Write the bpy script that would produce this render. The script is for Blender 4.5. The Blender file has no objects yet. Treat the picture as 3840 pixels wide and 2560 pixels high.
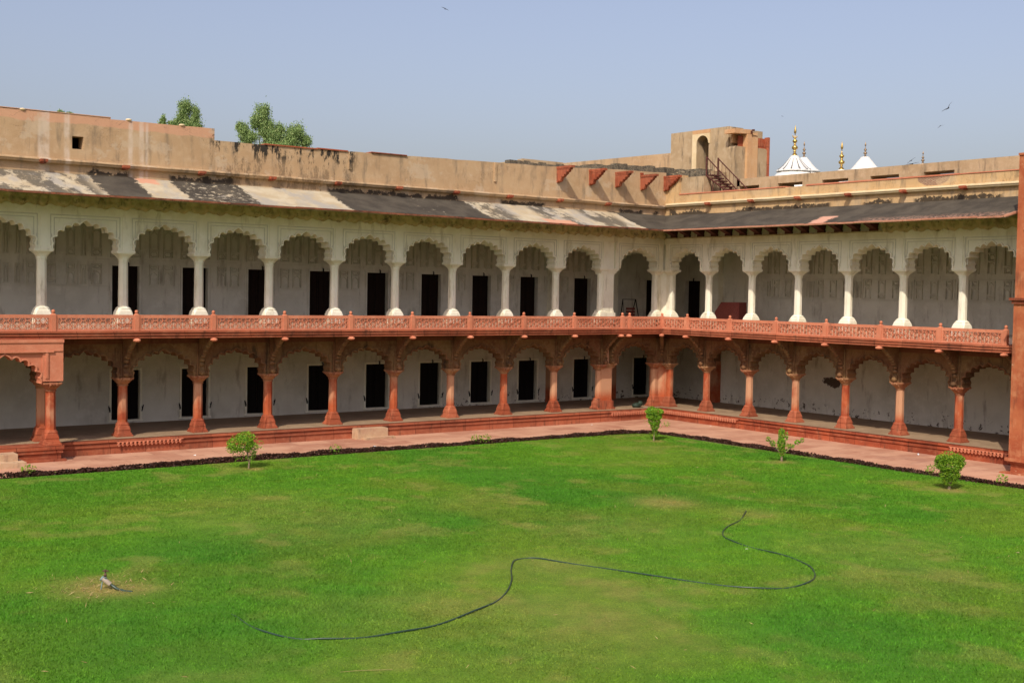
import bpy, bmesh, math, random
import numpy as np
from mathutils import Vector, Matrix

random.seed(7); RNG = np.random.default_rng(7)
sc = bpy.context.scene
COL = sc.collection

# ------------------------------------------------------------------ camera, sky, sun, exposure
YAW, PITCH, ROLL = 0.6428, -0.0409, 0.0183
CAM = Vector((-44.507, -46.343, 5.823))
f_ = Vector((math.sin(YAW)*math.cos(PITCH), math.cos(YAW)*math.cos(PITCH), math.sin(PITCH)))
r_ = Vector((math.cos(YAW), -math.sin(YAW), 0)); u_ = r_.cross(f_)
r2 = r_*math.cos(ROLL) + u_*math.sin(ROLL); u2 = -r_*math.sin(ROLL) + u_*math.cos(ROLL)
cam = bpy.data.cameras.new('camera'); camo = bpy.data.objects.new('camera', cam); COL.objects.link(camo)
camo.matrix_world = Matrix(((r2.x, u2.x, -f_.x, CAM.x), (r2.y, u2.y, -f_.y, CAM.y), (r2.z, u2.z, -f_.z, CAM.z), (0, 0, 0, 1)))
cam.sensor_width = 36.0; cam.lens = 43.02; cam.clip_start = 0.1; cam.clip_end = 3000
sc.camera = camo

TO_SUN = Vector((-1.40, -1.0, 1.72)).normalized()
SUN_EL = math.asin(TO_SUN.z); SUN_AZ = math.atan2(TO_SUN.x, TO_SUN.y)
world = bpy.data.worlds.new('World'); sc.world = world; world.use_nodes = True
wn = world.node_tree; bg = wn.nodes['Background']
sky = wn.nodes.new('ShaderNodeTexSky'); sky.sky_type = 'NISHITA'; sky.sun_disc = False
sky.sun_elevation = SUN_EL; sky.sun_rotation = SUN_AZ
sky.altitude = 170; sky.air_density = 1.3; sky.dust_density = 4.5; sky.ozone_density = 5.0
hsv = wn.nodes.new('ShaderNodeHueSaturation'); hsv.inputs['Saturation'].default_value = 0.80; hsv.inputs['Value'].default_value = 1.0
wn.links.new(sky.outputs[0], hsv.inputs['Color']); tint = wn.nodes.new('ShaderNodeMix'); tint.data_type = 'RGBA'; tint.blend_type = 'MULTIPLY'; tint.inputs[0].default_value = 1.0
tint.inputs[7].default_value = (1.0, .885, .905, 1)
wn.links.new(hsv.outputs[0], tint.inputs[6]); wn.links.new(tint.outputs[2], bg.inputs[0])
bg.inputs[1].default_value = 0.145
sun = bpy.data.lights.new('sun', 'SUN'); suno = bpy.data.objects.new('sun', sun); COL.objects.link(suno)
sun.energy = 3.2; sun.angle = math.radians(0.53); sun.color = (1.0, 0.92, 0.79)
suno.rotation_euler = TO_SUN.to_track_quat('Z', 'Y').to_euler(); suno.location = (-30, -30, 40)
sc.view_settings.view_transform = 'Standard'; sc.view_settings.look = 'None'
sc.view_settings.exposure = 0.25; sc.view_settings.gamma = 1.0
sc.cycles.max_bounces = 8; sc.cycles.diffuse_bounces = 5

# ------------------------------------------------------------------ node helper
class NT:
    def __init__(s, name, rough=0.9, spec=0.25):
        s.m = bpy.data.materials.new(name); s.m.use_nodes = True
        s.t = s.m.node_tree; s.b = s.t.nodes['Principled BSDF']
        s.b.inputs['Roughness'].default_value = rough
        s.b.inputs['Specular IOR Level'].default_value = spec
        s._pos = None
    def n(s, typ): return s.t.nodes.new(typ)
    def _set(s, sock, v):
        if isinstance(v, bpy.types.NodeSocket): s.t.links.new(v, sock)
        elif isinstance(v, (tuple, list)) and len(v) == 3 and sock.type == 'RGBA': sock.default_value = (*v, 1)
        else: sock.default_value = v
    def pos(s):
        if s._pos is None: s._pos = s.n('ShaderNodeNewGeometry').outputs['Position']
        return s._pos
    def xyz(s, v=None):
        q = s.n('ShaderNodeSeparateXYZ'); s.t.links.new(v or s.pos(), q.inputs[0]); return q.outputs
    def mul(s, sc_, v=None):
        q = s.n('ShaderNodeVectorMath'); q.operation = 'MULTIPLY'; s.t.links.new(v or s.pos(), q.inputs[0]); q.inputs[1].default_value = sc_; return q.outputs[0]
    def noise(s, scale, detail=5, rough=0.6, v=None, dist=0.0):
        q = s.n('ShaderNodeTexNoise'); s.t.links.new(v or s.pos(), q.inputs['Vector'])
        q.inputs['Scale'].default_value = scale; q.inputs['Detail'].default_value = detail
        q.inputs['Roughness'].default_value = rough; q.inputs['Distortion'].default_value = dist
        return q.outputs['Fac']
    def math(s, op, a, b=0.0, c=0.0):
        q = s.n('ShaderNodeMath'); q.operation = op
        for i, v in enumerate((a, b, c)): s._set(q.inputs[i], v)
        return q.outputs[0]
    def rng(s, v, a, b, lo=0.0, hi=1.0):
        q = s.n('ShaderNodeMapRange'); q.interpolation_type = 'SMOOTHSTEP' if True else 'LINEAR'
        s._set(q.inputs[0], v); q.inputs[1].default_value = a; q.inputs[2].default_value = b
        q.inputs[3].default_value = lo; q.inputs[4].default_value = hi; return q.outputs[0]
    def band(s, v, a, b, soft=0.1):
        return s.math('MULTIPLY', s.rng(v, a-soft, a+soft), s.rng(v, b-soft, b+soft, 1.0, 0.0))
    def bands(s, v, lst, soft=0.1):
        r = None
        for a, b in lst:
            q = s.band(v, a, b, soft); r = q if r is None else s.math('MAXIMUM', r, q)
        return r
    def mix(s, f, a, b):
        q = s.n('ShaderNodeMix'); q.data_type = 'RGBA'
        s._set(q.inputs[0], f); s._set(q.inputs[6], a); s._set(q.inputs[7], b); return q.outputs[2]
    def rand(s): return s.n('ShaderNodeObjectInfo').outputs['Random']
    def attr(s, name):
        q = s.n('ShaderNodeAttribute'); q.attribute_name = name; return q
    def bump(s, h, strength=0.4, dist=0.02):
        q = s.n('ShaderNodeBump'); q.inputs['Strength'].default_value = strength; q.inputs['Distance'].default_value = dist
        s._set(q.inputs['Height'], h); s.t.links.new(q.outputs[0], s.b.inputs['Normal'])
    def out(s, c): s._set(s.b.inputs['Base Color'], c); return s.m

def stone(name, c1, c2, c3, sc1=0.6, dirt=(0.06, 0.05, 0.04), dirt_amt=0.35, rough=0.9, rnd=0.0, bump=0.35, vary=None, edge=0.58):
    g = NT(name, rough)
    c = g.mix(g.rng(g.noise(sc1, 6), .36, .64), c1, c2)
    c = g.mix(g.math('MULTIPLY', g.rng(g.noise(sc1*4.3, 7, .7), .45, .7), .7), c, c3)
    if rnd: c = g.mix(g.math('MULTIPLY', g.rand(), rnd), c, vary)
    st = g.noise(2.6, 6, .65, g.mul((1.0, 1.0, .22)))
    c = g.mix(g.math('MULTIPLY', g.rng(st, edge, edge+.18), dirt_amt), c, dirt)
    fine = g.noise(22, 5, .7)
    c = g.mix(g.math('MULTIPLY', g.rng(fine, .55, .8), .25), c, dirt)
    g.bump(g.math('ADD', g.noise(9, 6, .7), g.math('MULTIPLY', fine, .5)), bump, .02)
    g.c = c
    return g

def blocks(g, c, w=1.35, h=.9):
    # ashlar: tone changes block by block along the wing, with fine dark joints
    x, y, z = g.xyz(); cv = g.n('ShaderNodeCombineXYZ'); g.t.links.new(g.math('SUBTRACT', x, y), cv.inputs[0]); g.t.links.new(z, cv.inputs[1])
    br = g.n('ShaderNodeTexBrick'); g.t.links.new(cv.outputs[0], br.inputs['Vector']); br.inputs['Scale'].default_value = 1.0
    br.inputs['Brick Width'].default_value = w; br.inputs['Row Height'].default_value = h; br.inputs['Mortar Size'].default_value = .012; br.inputs['Mortar Smooth'].default_value = .3
    br.inputs['Color1'].default_value = (.72, .70, .70, 1); br.inputs['Color2'].default_value = (1.14, 1.16, 1.2, 1); br.inputs['Mortar'].default_value = (.42, .36, .34, 1); br.inputs['Bias'].default_value = .1
    q = g.n('ShaderNodeMix'); q.data_type = 'RGBA'; q.blend_type = 'MULTIPLY'; q.inputs[0].default_value = 1.0; g._set(q.inputs[6], c); g._set(q.inputs[7], br.outputs['Color']); return q.outputs[2]
def simple(name, c, rough=0.8, metal=0.0, spec=0.3):
    g = NT(name, rough, spec); g.b.inputs['Metallic'].default_value = metal
    n = g.noise(14, 4)
    return g.out(g.mix(g.rng(n, .3, .7), tuple(x*.8 for x in c), tuple(min(1, x*1.15) for x in c)))

MT = {}
def build_materials():
    M = MT
    # red sandstones
    g = stone('red_sandstone', (.325, .070, .026), (.225, .046, .019), (.40, .135, .065), .8, (.055, .028, .017), .7, rnd=.3, edge=.53, vary=(.42, .17, .09)); M['red'] = g.out(blocks(g, g.c))
    g = stone('pink_sandstone', (.56, .205, .112), (.48, .165, .088), (.60, .26, .155), .7, (.14, .07, .045), .5, rnd=.3, vary=(.46, .14, .075)); M['pink'] = g.out(g.c)
    # column shafts: red at the foot, paler buff patches higher up, different for every column
    g = stone('column_sandstone', (.38, .080, .026), (.265, .048, .018), (.42, .145, .065), 1.1, (.07, .035, .022), .6, rnd=.0, vary=(0, 0, 0))
    z = g.xyz()[2]
    m = g.math('MULTIPLY', g.rng(g.math('ADD', g.math('MULTIPLY', g.noise(1.3, 4, .6, g.mul((1, 1, .5))), 2.0), g.rand()), 1.0, 1.6), g.rng(z, .5, 1.1))
    M['shaft'] = g.out(g.mix(m, g.c, (.47, .25, .14)))
    g = stone('grimy_edge_stone', (.24, .075, .034), (.15, .055, .03), (.30, .13, .07), 1.6, (.05, .03, .02), .85, edge=.48); M['edgeL'] = g.out(g.c)
    g = stone('dusty_edge_stone', (.42, .20, .125), (.36, .15, .09), (.46, .25, .17), 1.4, (.12, .07, .045), .6, edge=.52); M['edgeR'] = g.out(g.c)
    g = stone('pavilion_sandstone', (.40, .125, .05), (.29, .066, .026), (.47, .21, .10), .55, (.09, .035, .02), .6, edge=.52)
    c = g.mix(g.math('MULTIPLY', g.rng(g.noise(2.8, 5, .7), .66, .70), .6), g.c, (.58, .40, .25)); M['pav'] = g.out(c)
    # weathered buff stone of the lower arches and brackets
    g = stone('weathered_sandstone', (.195, .115, .047), (.115, .058, .026), (.26, .17, .078), 1.5, (.025, .019, .012), .75, rnd=.45, vary=(.20, .075, .035), edge=.52); M['buff'] = g.out(g.c)
    g = stone('capital_stone', (.38, .22, .105), (.24, .095, .05), (.46, .31, .16), 2.2, (.05, .035, .024), .6, rnd=.6, vary=(.36, .11, .055), edge=.54); M['cap'] = g.out(g.c)
    g = stone('dark_beam_stone', (.16, .055, .03), (.11, .04, .025), (.2, .08, .04), 1, (.04, .02, .015), .5); M['beam'] = g.out(g.c)
    # lime-washed stucco of the upper arcade
    g = stone('lime_stucco', (.80, .765, .61), (.71, .67, .51), (.83, .80, .67), .5, (.34, .29, .17), .6, edge=.53, bump=.15)
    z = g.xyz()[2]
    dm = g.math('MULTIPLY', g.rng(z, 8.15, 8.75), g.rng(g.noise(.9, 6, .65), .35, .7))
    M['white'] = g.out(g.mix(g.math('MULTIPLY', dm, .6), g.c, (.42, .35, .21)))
    g = stone('stained_grooves', (.59, .56, .45), (.50, .47, .37), (.63, .60, .49), .9, (.2, .16, .1), .4); M['groovestain'] = g.out(g.c)  # dirt tone that also paints in the shading the shallow relief lacks
    # carved frieze below the eave, blackened by damp
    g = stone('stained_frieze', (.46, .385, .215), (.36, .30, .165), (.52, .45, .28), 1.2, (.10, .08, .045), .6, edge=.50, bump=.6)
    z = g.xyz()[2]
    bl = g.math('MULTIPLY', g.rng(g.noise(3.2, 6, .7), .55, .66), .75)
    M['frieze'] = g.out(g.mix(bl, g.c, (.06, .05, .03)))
    # gallery walls
    g = stone('gallery_plaster', (.65, .62, .51), (.53, .50, .405), (.68, .65, .55), .45, (.24, .195, .14), .6, edge=.53, bump=.2)
    x, y, z = g.xyz()
    pn = g.noise(3.0, 7, .75)
    low = g.math('MULTIPLY', g.rng(z, .1, 1.1, 1.0, 0.0), g.rng(z, 3.9, 4.0, 1.0, 0.0))
    peel = g.rng(g.math('ADD', pn, g.math('MULTIPLY', low, .12)), .675, .70)
    peel = g.math('MULTIPLY', peel, g.math('MULTIPLY', g.rng(z, 2.0, 2.4, 1.0, 0.0), g.rng(x, -14, -10)))
    ey = g.math('DIVIDE', g.math('ADD', y, 7.66), .62); ez = g.math('DIVIDE', g.math('SUBTRACT', z, 1.63), .24)
    rr = g.math('ADD', g.math('MULTIPLY', ey, ey), g.math('MULTIPLY', ez, ez))
    blot = g.math('MULTIPLY', g.rng(g.math('ADD', rr, g.math('MULTIPLY', g.math('SUBTRACT', pn, .5), 5.0)), .9, 1.1, 1.0, 0.0), g.rng(x, 4.1, 4.2))
    M['wall'] = g.out(g.mix(g.math('MAXIMUM', peel, blot), g.c, (.085, .06, .042)))
    # tan parapet plaster with damp runs, lime streaks, a pinkish repaired top
    def parapet(name, c1, c2, c3, left):
        g = stone(name, c1, c2, c3, .6, (.19, .145, .095), .65, edge=.50, bump=.5)
        x, y, z = g.xyz(); s = x if left else g.math('MULTIPLY', y, -1.0)
        c = g.c
        jz = g.math('ADD', z, g.math('MULTIPLY', g.noise(1.3, 6, .75), 1.1))
        if left:
            top = g.math('MULTIPLY', g.rng(g.math('ADD', z, g.math('MULTIPLY', g.noise(.55, 4), .5)), 11.93, 11.99), g.rng(x, -24.8, -24.7, 1., 0.))
            c = g.mix(g.math('MULTIPLY', top, .8), c, (.56, .30, .18))
            ws = g.math('MULTIPLY', g.bands(x, [(-31.55, -31.15), (-30.62, -30.42), (-28.22, -28.05), (-27.8, -27.62), (-27.55, -27.45)], .05), g.rng(g.noise(1.6, 5), .3, .6))
            c = g.mix(g.math('MULTIPLY', ws, .6), c, (.62, .52, .42))
            reg = g.bands(x, [(-24.9, -18.4)], .25)
            run = g.math('ADD', g.math('MULTIPLY', g.noise(1.5, 7, .75, g.mul((1., 1., .5))), .62), g.math('MULTIPLY', g.noise(4.5, 6, .7, g.mul((1., 1., .22))), .38))
            fall = g.math('ADD', g.rng(z, 10.7, 11.6), .5)
            bm = g.math('MULTIPLY', g.math('MULTIPLY', g.rng(run, .49, .55), reg), fall)
            c = g.mix(g.math('MULTIPLY', bm, .9), c, (.035, .028, .02))
            reg2 = g.bands(x, [(-18.4, 0.4)], .3)
            c = g.mix(g.math('MULTIPLY', g.math('MULTIPLY', g.rng(run, .56, .68), reg2), .5), c, (.10, .075, .045))
            dark = [(-29.8, -28.2), (-26.6, -23.9), (-19.7, -13.0), (-10.6, -8.0), (-3.2, -1.6), (-.9, -.5)]
        else:
            dark = [(.3, 3.0), (4.9, 10.6), (12.4, 13.9), (15.0, 19.0)]
            bm = g.math('MULTIPLY', g.bands(s, [(18.4, 20.6)], .4), g.rng(g.noise(1.8, 6, .7, g.mul((1., 1., .35))), .5, .62))
            c = g.mix(g.math('MULTIPLY', bm, .55), c, (.12, .09, .055))
            ry = g.math('DIVIDE', g.math('SUBTRACT', s, 15.9), .78); rz = g.math('DIVIDE', g.math('SUBTRACT', z, 10.92), .40)
            brk = g.rng(g.math('ADD', g.math('ADD', g.math('MULTIPLY', ry, ry), g.math('MULTIPLY', rz, rz)), g.math('MULTIPLY', g.math('SUBTRACT', g.noise(3, 4), .5), .6)), .95, 1.05, 1., 0.)
            br = g.n('ShaderNodeTexBrick'); cv = g.n('ShaderNodeCombineXYZ'); g.t.links.new(s, cv.inputs[0]); g.t.links.new(z, cv.inputs[1]); g.t.links.new(cv.outputs[0], br.inputs['Vector'])
            br.inputs['Scale'].default_value = 1.0; br.inputs['Brick Width'].default_value = .15; br.inputs['Row Height'].default_value = .05; br.inputs['Mortar Size'].default_value = .008
            br.inputs['Color1'].default_value = (.33, .19, .12, 1); br.inputs['Color2'].default_value = (.42, .28, .18, 1); br.inputs['Mortar'].default_value = (.12, .08, .05, 1)
            c = g.mix(brk, c, br.outputs['Color'])
        cn = g.noise(.9, 5, .6, None, 1.2); crk = g.math('MULTIPLY', g.rng(g.math('ABSOLUTE', g.math('SUBTRACT', cn, .5)), .0, .006, 1., 0.), g.rng(g.noise(.5, 3), .48, .55))
        c = g.mix(g.math('MULTIPLY', crk, .55), c, (.10, .07, .045))
        pat = g.math('MULTIPLY', g.rng(g.noise(.55, 5, .65, g.mul((1., 1., 1.4))), .56, .60), .45)
        c = g.mix(pat, c, (.50, .40, .28) if left else (.50, .37, .22))
        crust = g.math('MULTIPLY', g.bands(s, dark, .12), g.rng(jz, 10.58, 10.63, 1., 0.))
        crust = g.math('MULTIPLY', crust, g.rng(g.noise(5, 6, .75), .36, .44))
        c = g.mix(g.math('MULTIPLY', crust, .93), c, (.03, .024, .018))
        return g.out(c)
    M['tan'] = parapet('tan_plaster', (.46, .315, .175), (.41, .27, .145), (.50, .36, .22), True)
    M['ochre'] = parapet('ochre_plaster', (.52, .345, .165), (.46, .30, .145), (.55, .39, .215), False)
    g = stone('dun_plaster', (.41, .30, .175), (.35, .25, .14), (.47, .36, .23), .9, (.10, .08, .055), .7, edge=.515); M['dun'] = g.out(g.c)
    g = stone('cream_plaster', (.68, .54, .32), (.60, .46, .26), (.70, .58, .38), .8, (.3, .22, .12), .4); M['cream'] = g.out(g.c)
    g = stone('orange_sandstone', (.53, .32, .155), (.50, .28, .135), (.56, .37, .21), .8, (.2, .1, .06), .35); M['orange'] = g.out(g.c)
    g = stone('rubble', (.14, .12, .085), (.07, .06, .045), (.30, .25, .17), 3.5, (.025, .02, .016), .7, edge=.5, bump=.9); M['rubble'] = g.out(g.c)
    # eaves: alternate lengths of limewash and black weathering felt
    def eave(name, left):
        g = NT(name, .93)
        x, y, z = g.xyz(); s = x if left else g.math('MULTIPLY', y, -1.0)
        fine = g.noise(9, 7, .75); big = g.noise(1.1, 6, .65)
        js = g.math('ADD', s, g.math('MULTIPLY', g.math('SUBTRACT', g.noise(3.6, 7, .78), .5), 1.0))
        dark = g.mix(g.rng(big, .35, .65), (.046, .038, .028), (.080, .067, .048))
        dark = g.mix(g.math('MULTIPLY', g.rng(g.noise(16, 5, .8), .60, .74), .30), dark, (.30, .26, .20))
        c = dark
        if left:
            pale = g.mix(g.rng(big, .38, .6), (.47, .405, .28), (.40, .32, .20))
            pale = g.mix(g.rng(g.noise(.8, 6, .7, g.mul((1., .45, 1.))), .46, .62), pale, (.33, .30, .245))
            g1 = g.math('ADD', g.noise(1.0, 8, .78, g.mul((1., .5, 1.))), 0.)
            white = g.bands(js, [(-46, -29.75), (-28.05, -26.6), (-23.8, -19.75), (-12.75, -3.6)], .02)
            mott = g.math('MULTIPLY', g.bands(s, [(-46, -29.9), (-12.8, -11.0), (-9.3, -7.3), (-6.2, -4.2)], .3), g.rng(g1, .45, .53))
            white = g.math('MULTIPLY', white, g.math('SUBTRACT', 1.0, g.math('MULTIPLY', mott, .82)))
            white = g.math('MAXIMUM', white, g.math('MULTIPLY', g.bands(js, [(-26.4, -24.0)], .2), g.rng(g.noise(3.4, 7, .8), .53, .60)))
            white = g.math('MAXIMUM', white, g.math('MULTIPLY', g.bands(js, [(-15.9, -14.7)], .2), g.rng(g.noise(3.8, 6, .7), .62, .64)))
            c = g.mix(white, dark, pale)
            pk = g.math('MULTIPLY', g.bands(js, [(-28.0, -27.2)], .05), g.rng(g.math('ADD', y, g.math('MULTIPLY', big, .8)), -.25, -.2))
            pk2 = g.math('MULTIPLY', g.bands(js, [(-9.6, -7.9)], .05), g.rng(g.math('ADD', y, g.math('MULTIPLY', big, .9)), -1.42, -1.37, 1., 0.))
            c = g.mix(g.math('MAXIMUM', pk, pk2), c, (.52, .27, .17))
        else:
            d = g.math('MULTIPLY', x, -1.0)
            pk = g.math('MULTIPLY', g.bands(js, [(11.35, 12.2)], .05), g.rng(d, 1.35, 1.45))
            ed = g.math('MULTIPLY', g.bands(s, [(14., 21.)], .4), g.math('MULTIPLY', g.rng(d, 1.7, 2.3), g.rng(fine, .45, .6)))
            c = g.mix(g.math('MAXIMUM', pk, g.math('MULTIPLY', ed, .6)), c, (.52, .28, .19))
        g.bump(fine, .4, .02); return g.out(c)
    M['eaveL'] = eave('patched_eave', True); M['eaveR'] = eave('black_eave', False)
    # floors and paving
    g = stone('sooty_ceiling', (.10, .062, .034), (.07, .044, .024), (.13, .085, .048), .8, (.03, .02, .012), .4); M['ceil'] = g.out(g.c)  # even dark brown, chosen to keep gallery tops and the parapet hole dark
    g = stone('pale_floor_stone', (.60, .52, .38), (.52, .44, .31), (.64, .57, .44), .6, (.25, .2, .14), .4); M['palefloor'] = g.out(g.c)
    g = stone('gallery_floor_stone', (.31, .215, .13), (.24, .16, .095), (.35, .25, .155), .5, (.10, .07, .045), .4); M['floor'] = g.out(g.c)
    g = NT('pink_paving', .9)
    x, y, z = g.xyz()
    br = g.n('ShaderNodeTexBrick'); g.t.links.new(g.pos(), br.inputs['Vector'])
    br.inputs['Scale'].default_value = 1.0; br.inputs['Brick Width'].default_value = 1.5; br.inputs['Row Height'].default_value = .85; br.inputs['Mortar Size'].default_value = .010
    br.inputs['Color1'].default_value = (.50, .275, .175, 1); br.inputs['Color2'].default_value = (.355, .16, .097, 1); br.inputs['Mortar'].default_value = (.16, .08, .05, 1)
    c = g.mix(g.math('MULTIPLY', g.rng(g.noise(.7, 7, .7), .4, .66), .7), br.outputs['Color'], (.53, .305, .195))
    c = g.mix(g.math('MULTIPLY', g.rng(g.noise(2.6, 7, .72), .60, .72), .6), c, (.58, .41, .29))
    c = g.mix(g.math('MULTIPLY', g.rng(g.noise(.5, 6, .7), .56, .68), .35), c, (.30, .16, .12))
    c = g.mix(g.math('MULTIPLY', g.rng(g.noise(1.7, 7, .75, g.mul((.6, 1.6, 1))), .66, .72), .8), c, (.66, .56, .46))
    g.bump(g.noise(14, 5), .25, .01); M['paving'] = g.out(c)
    g = stone('bed_soil', (.10, .065, .04), (.07, .045, .03), (.14, .095, .06), 3, (.04, .03, .02), .5); M['soil'] = g.out(g.c)
    g = NT('far_ground', .95); M['ground'] = g.out(g.mix(g.rng(g.noise(.05, 6), .4, .6), (.16, .13, .08), (.10, .12, .05)))
    # lawn: colour mapped from the patches of dry and lush turf
    g = NT('lawn_turf', .9, .15)
    a = g.attr('turf').outputs['Color']
    fine = g.noise(30, 6, .8); mid = g.noise(5.5, 6, .7)
    c = g.mix(g.math('MULTIPLY', g.rng(mid, .40, .68), .3), a, (.115, .24, .018))
    c = g.mix(g.math('MULTIPLY', g.rng(fine, .38, .62, 1., 0.), .5), c, (.030, .072, .006))
    g.bump(g.math('ADD', fine, mid), .8, .03); M['lawn'] = g.out(c)
    g = NT('grass_blades', .7, .2)
    a = g.attr('turf').outputs['Color']; M['blade'] = g.out(a)
    tr = g.n('ShaderNodeBsdfTranslucent'); mx = g.n('ShaderNodeMixShader'); mx.inputs[0].default_value = .35
    g.t.links.new(a, tr.inputs[0]); g.t.links.new(g.b.outputs[0], mx.inputs[1]); g.t.links.new(tr.outputs[0], mx.inputs[2])
    g.t.links.new(mx.outputs[0], g.t.nodes['Material Output'].inputs[0])
    # leaves
    def leaf(name, a, b, c3=None):
        g = NT(name, .55, .3)
        t = g.attr('tone').outputs['Fac']
        c = g.mix(t, a, b)
        if c3: c = g.mix(g.rng(t, .86, .93), c, c3)
        g.out(c)
        tr = g.n('ShaderNodeBsdfTranslucent'); mx = g.n('ShaderNodeMixShader'); mx.inputs[0].default_value = .3
        g._set(tr.inputs[0], c); g.t.links.new(g.b.outputs[0], mx.inputs[1]); g.t.links.new(tr.outputs[0], mx.inputs[2])
        g.t.links.new(mx.outputs[0], g.t.nodes['Material Output'].inputs[0]); return g.m
    M['leaf_lime'] = leaf('bush_leaves', (.06, .19, .012), (.33, .54, .028), (.44, .30, .06))
    M['leaf_trim'] = leaf('trimmed_leaves', (.06, .16, .01), (.28, .46, .022), (.46, .54, .045))
    M['leaf_tree'] = leaf('tree_leaves', (.13, .22, .075), (.38, .50, .16), (.52, .58, .25))
    M['leaf_purple'] = leaf('purple_leaves', (.034, .016, .010), (.105, .042, .026), (.12, .12, .02))
    M['straw'] = leaf('dry_stalks', (.35, .24, .09), (.55, .42, .2))
    M['bark'] = simple('bark', (.14, .095, .06)); M['pale_bark'] = simple('pale_bark', (.22, .17, .10))
    M['straw_bark'] = simple('dry_twig', (.24, .20, .07)); M['black'] = simple('dark_door_wood', (.010, .008, .007), .85, 0, .1); M['brownblack'] = simple('brown_door_wood', (.016, .009, .006), .8, 0, .1)  # the black stands in for unlit rooms behind the lower doorways
    M['iron'] = simple('rusty_iron', (.085, .028, .02), .75, .2); M['hook'] = simple('black_iron', (.02, .018, .017), .6, .3)
    M['marble'] = simple('white_marble', (.68, .66, .60), .6)
    M['groove'] = simple('grey_inlay', (.17, .17, .165), .7)  # dark grey for dome grooves and the painted shadow below the hem
    M['gold'] = simple('gilded_brass', (.60, .40, .12), .32, .9); M['bronze'] = simple('dull_bronze', (.36, .25, .15), .45, .8)
    M['hose'] = simple('green_hose', (.022, .050, .030), .35, 0, .5)
    M['pipe'] = simple('pale_pipe', (.34, .28, .21), .7); M['wire'] = simple('blue_grey_wire', (.22, .31, .31), .6); M['valve'] = simple('rusty_valve', (.13, .075, .05), .7, .3)
    M['bird'] = simple('dark_plumage', (.03, .03, .033), .7); M['birdw'] = simple('grey_plumage', (.07, .07, .08), .7)
    M['hatch'] = simple('dark_red_paint', (.15, .035, .028), .6); M['paper'] = simple('white_litter', (.8, .78, .72), .7)
    M['plastic'] = simple('clear_plastic', (.55, .58, .6), .15, 0, .5); M['bag'] = simple('dark_green_sack', (.02, .035, .022), .6)
    g = stone('step_stone', (.50, .34, .20), (.42, .25, .15), (.52, .38, .25), 1.6, (.12, .08, .06), .55, edge=.52); M['step'] = g.out(g.c)
build_materials()

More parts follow.
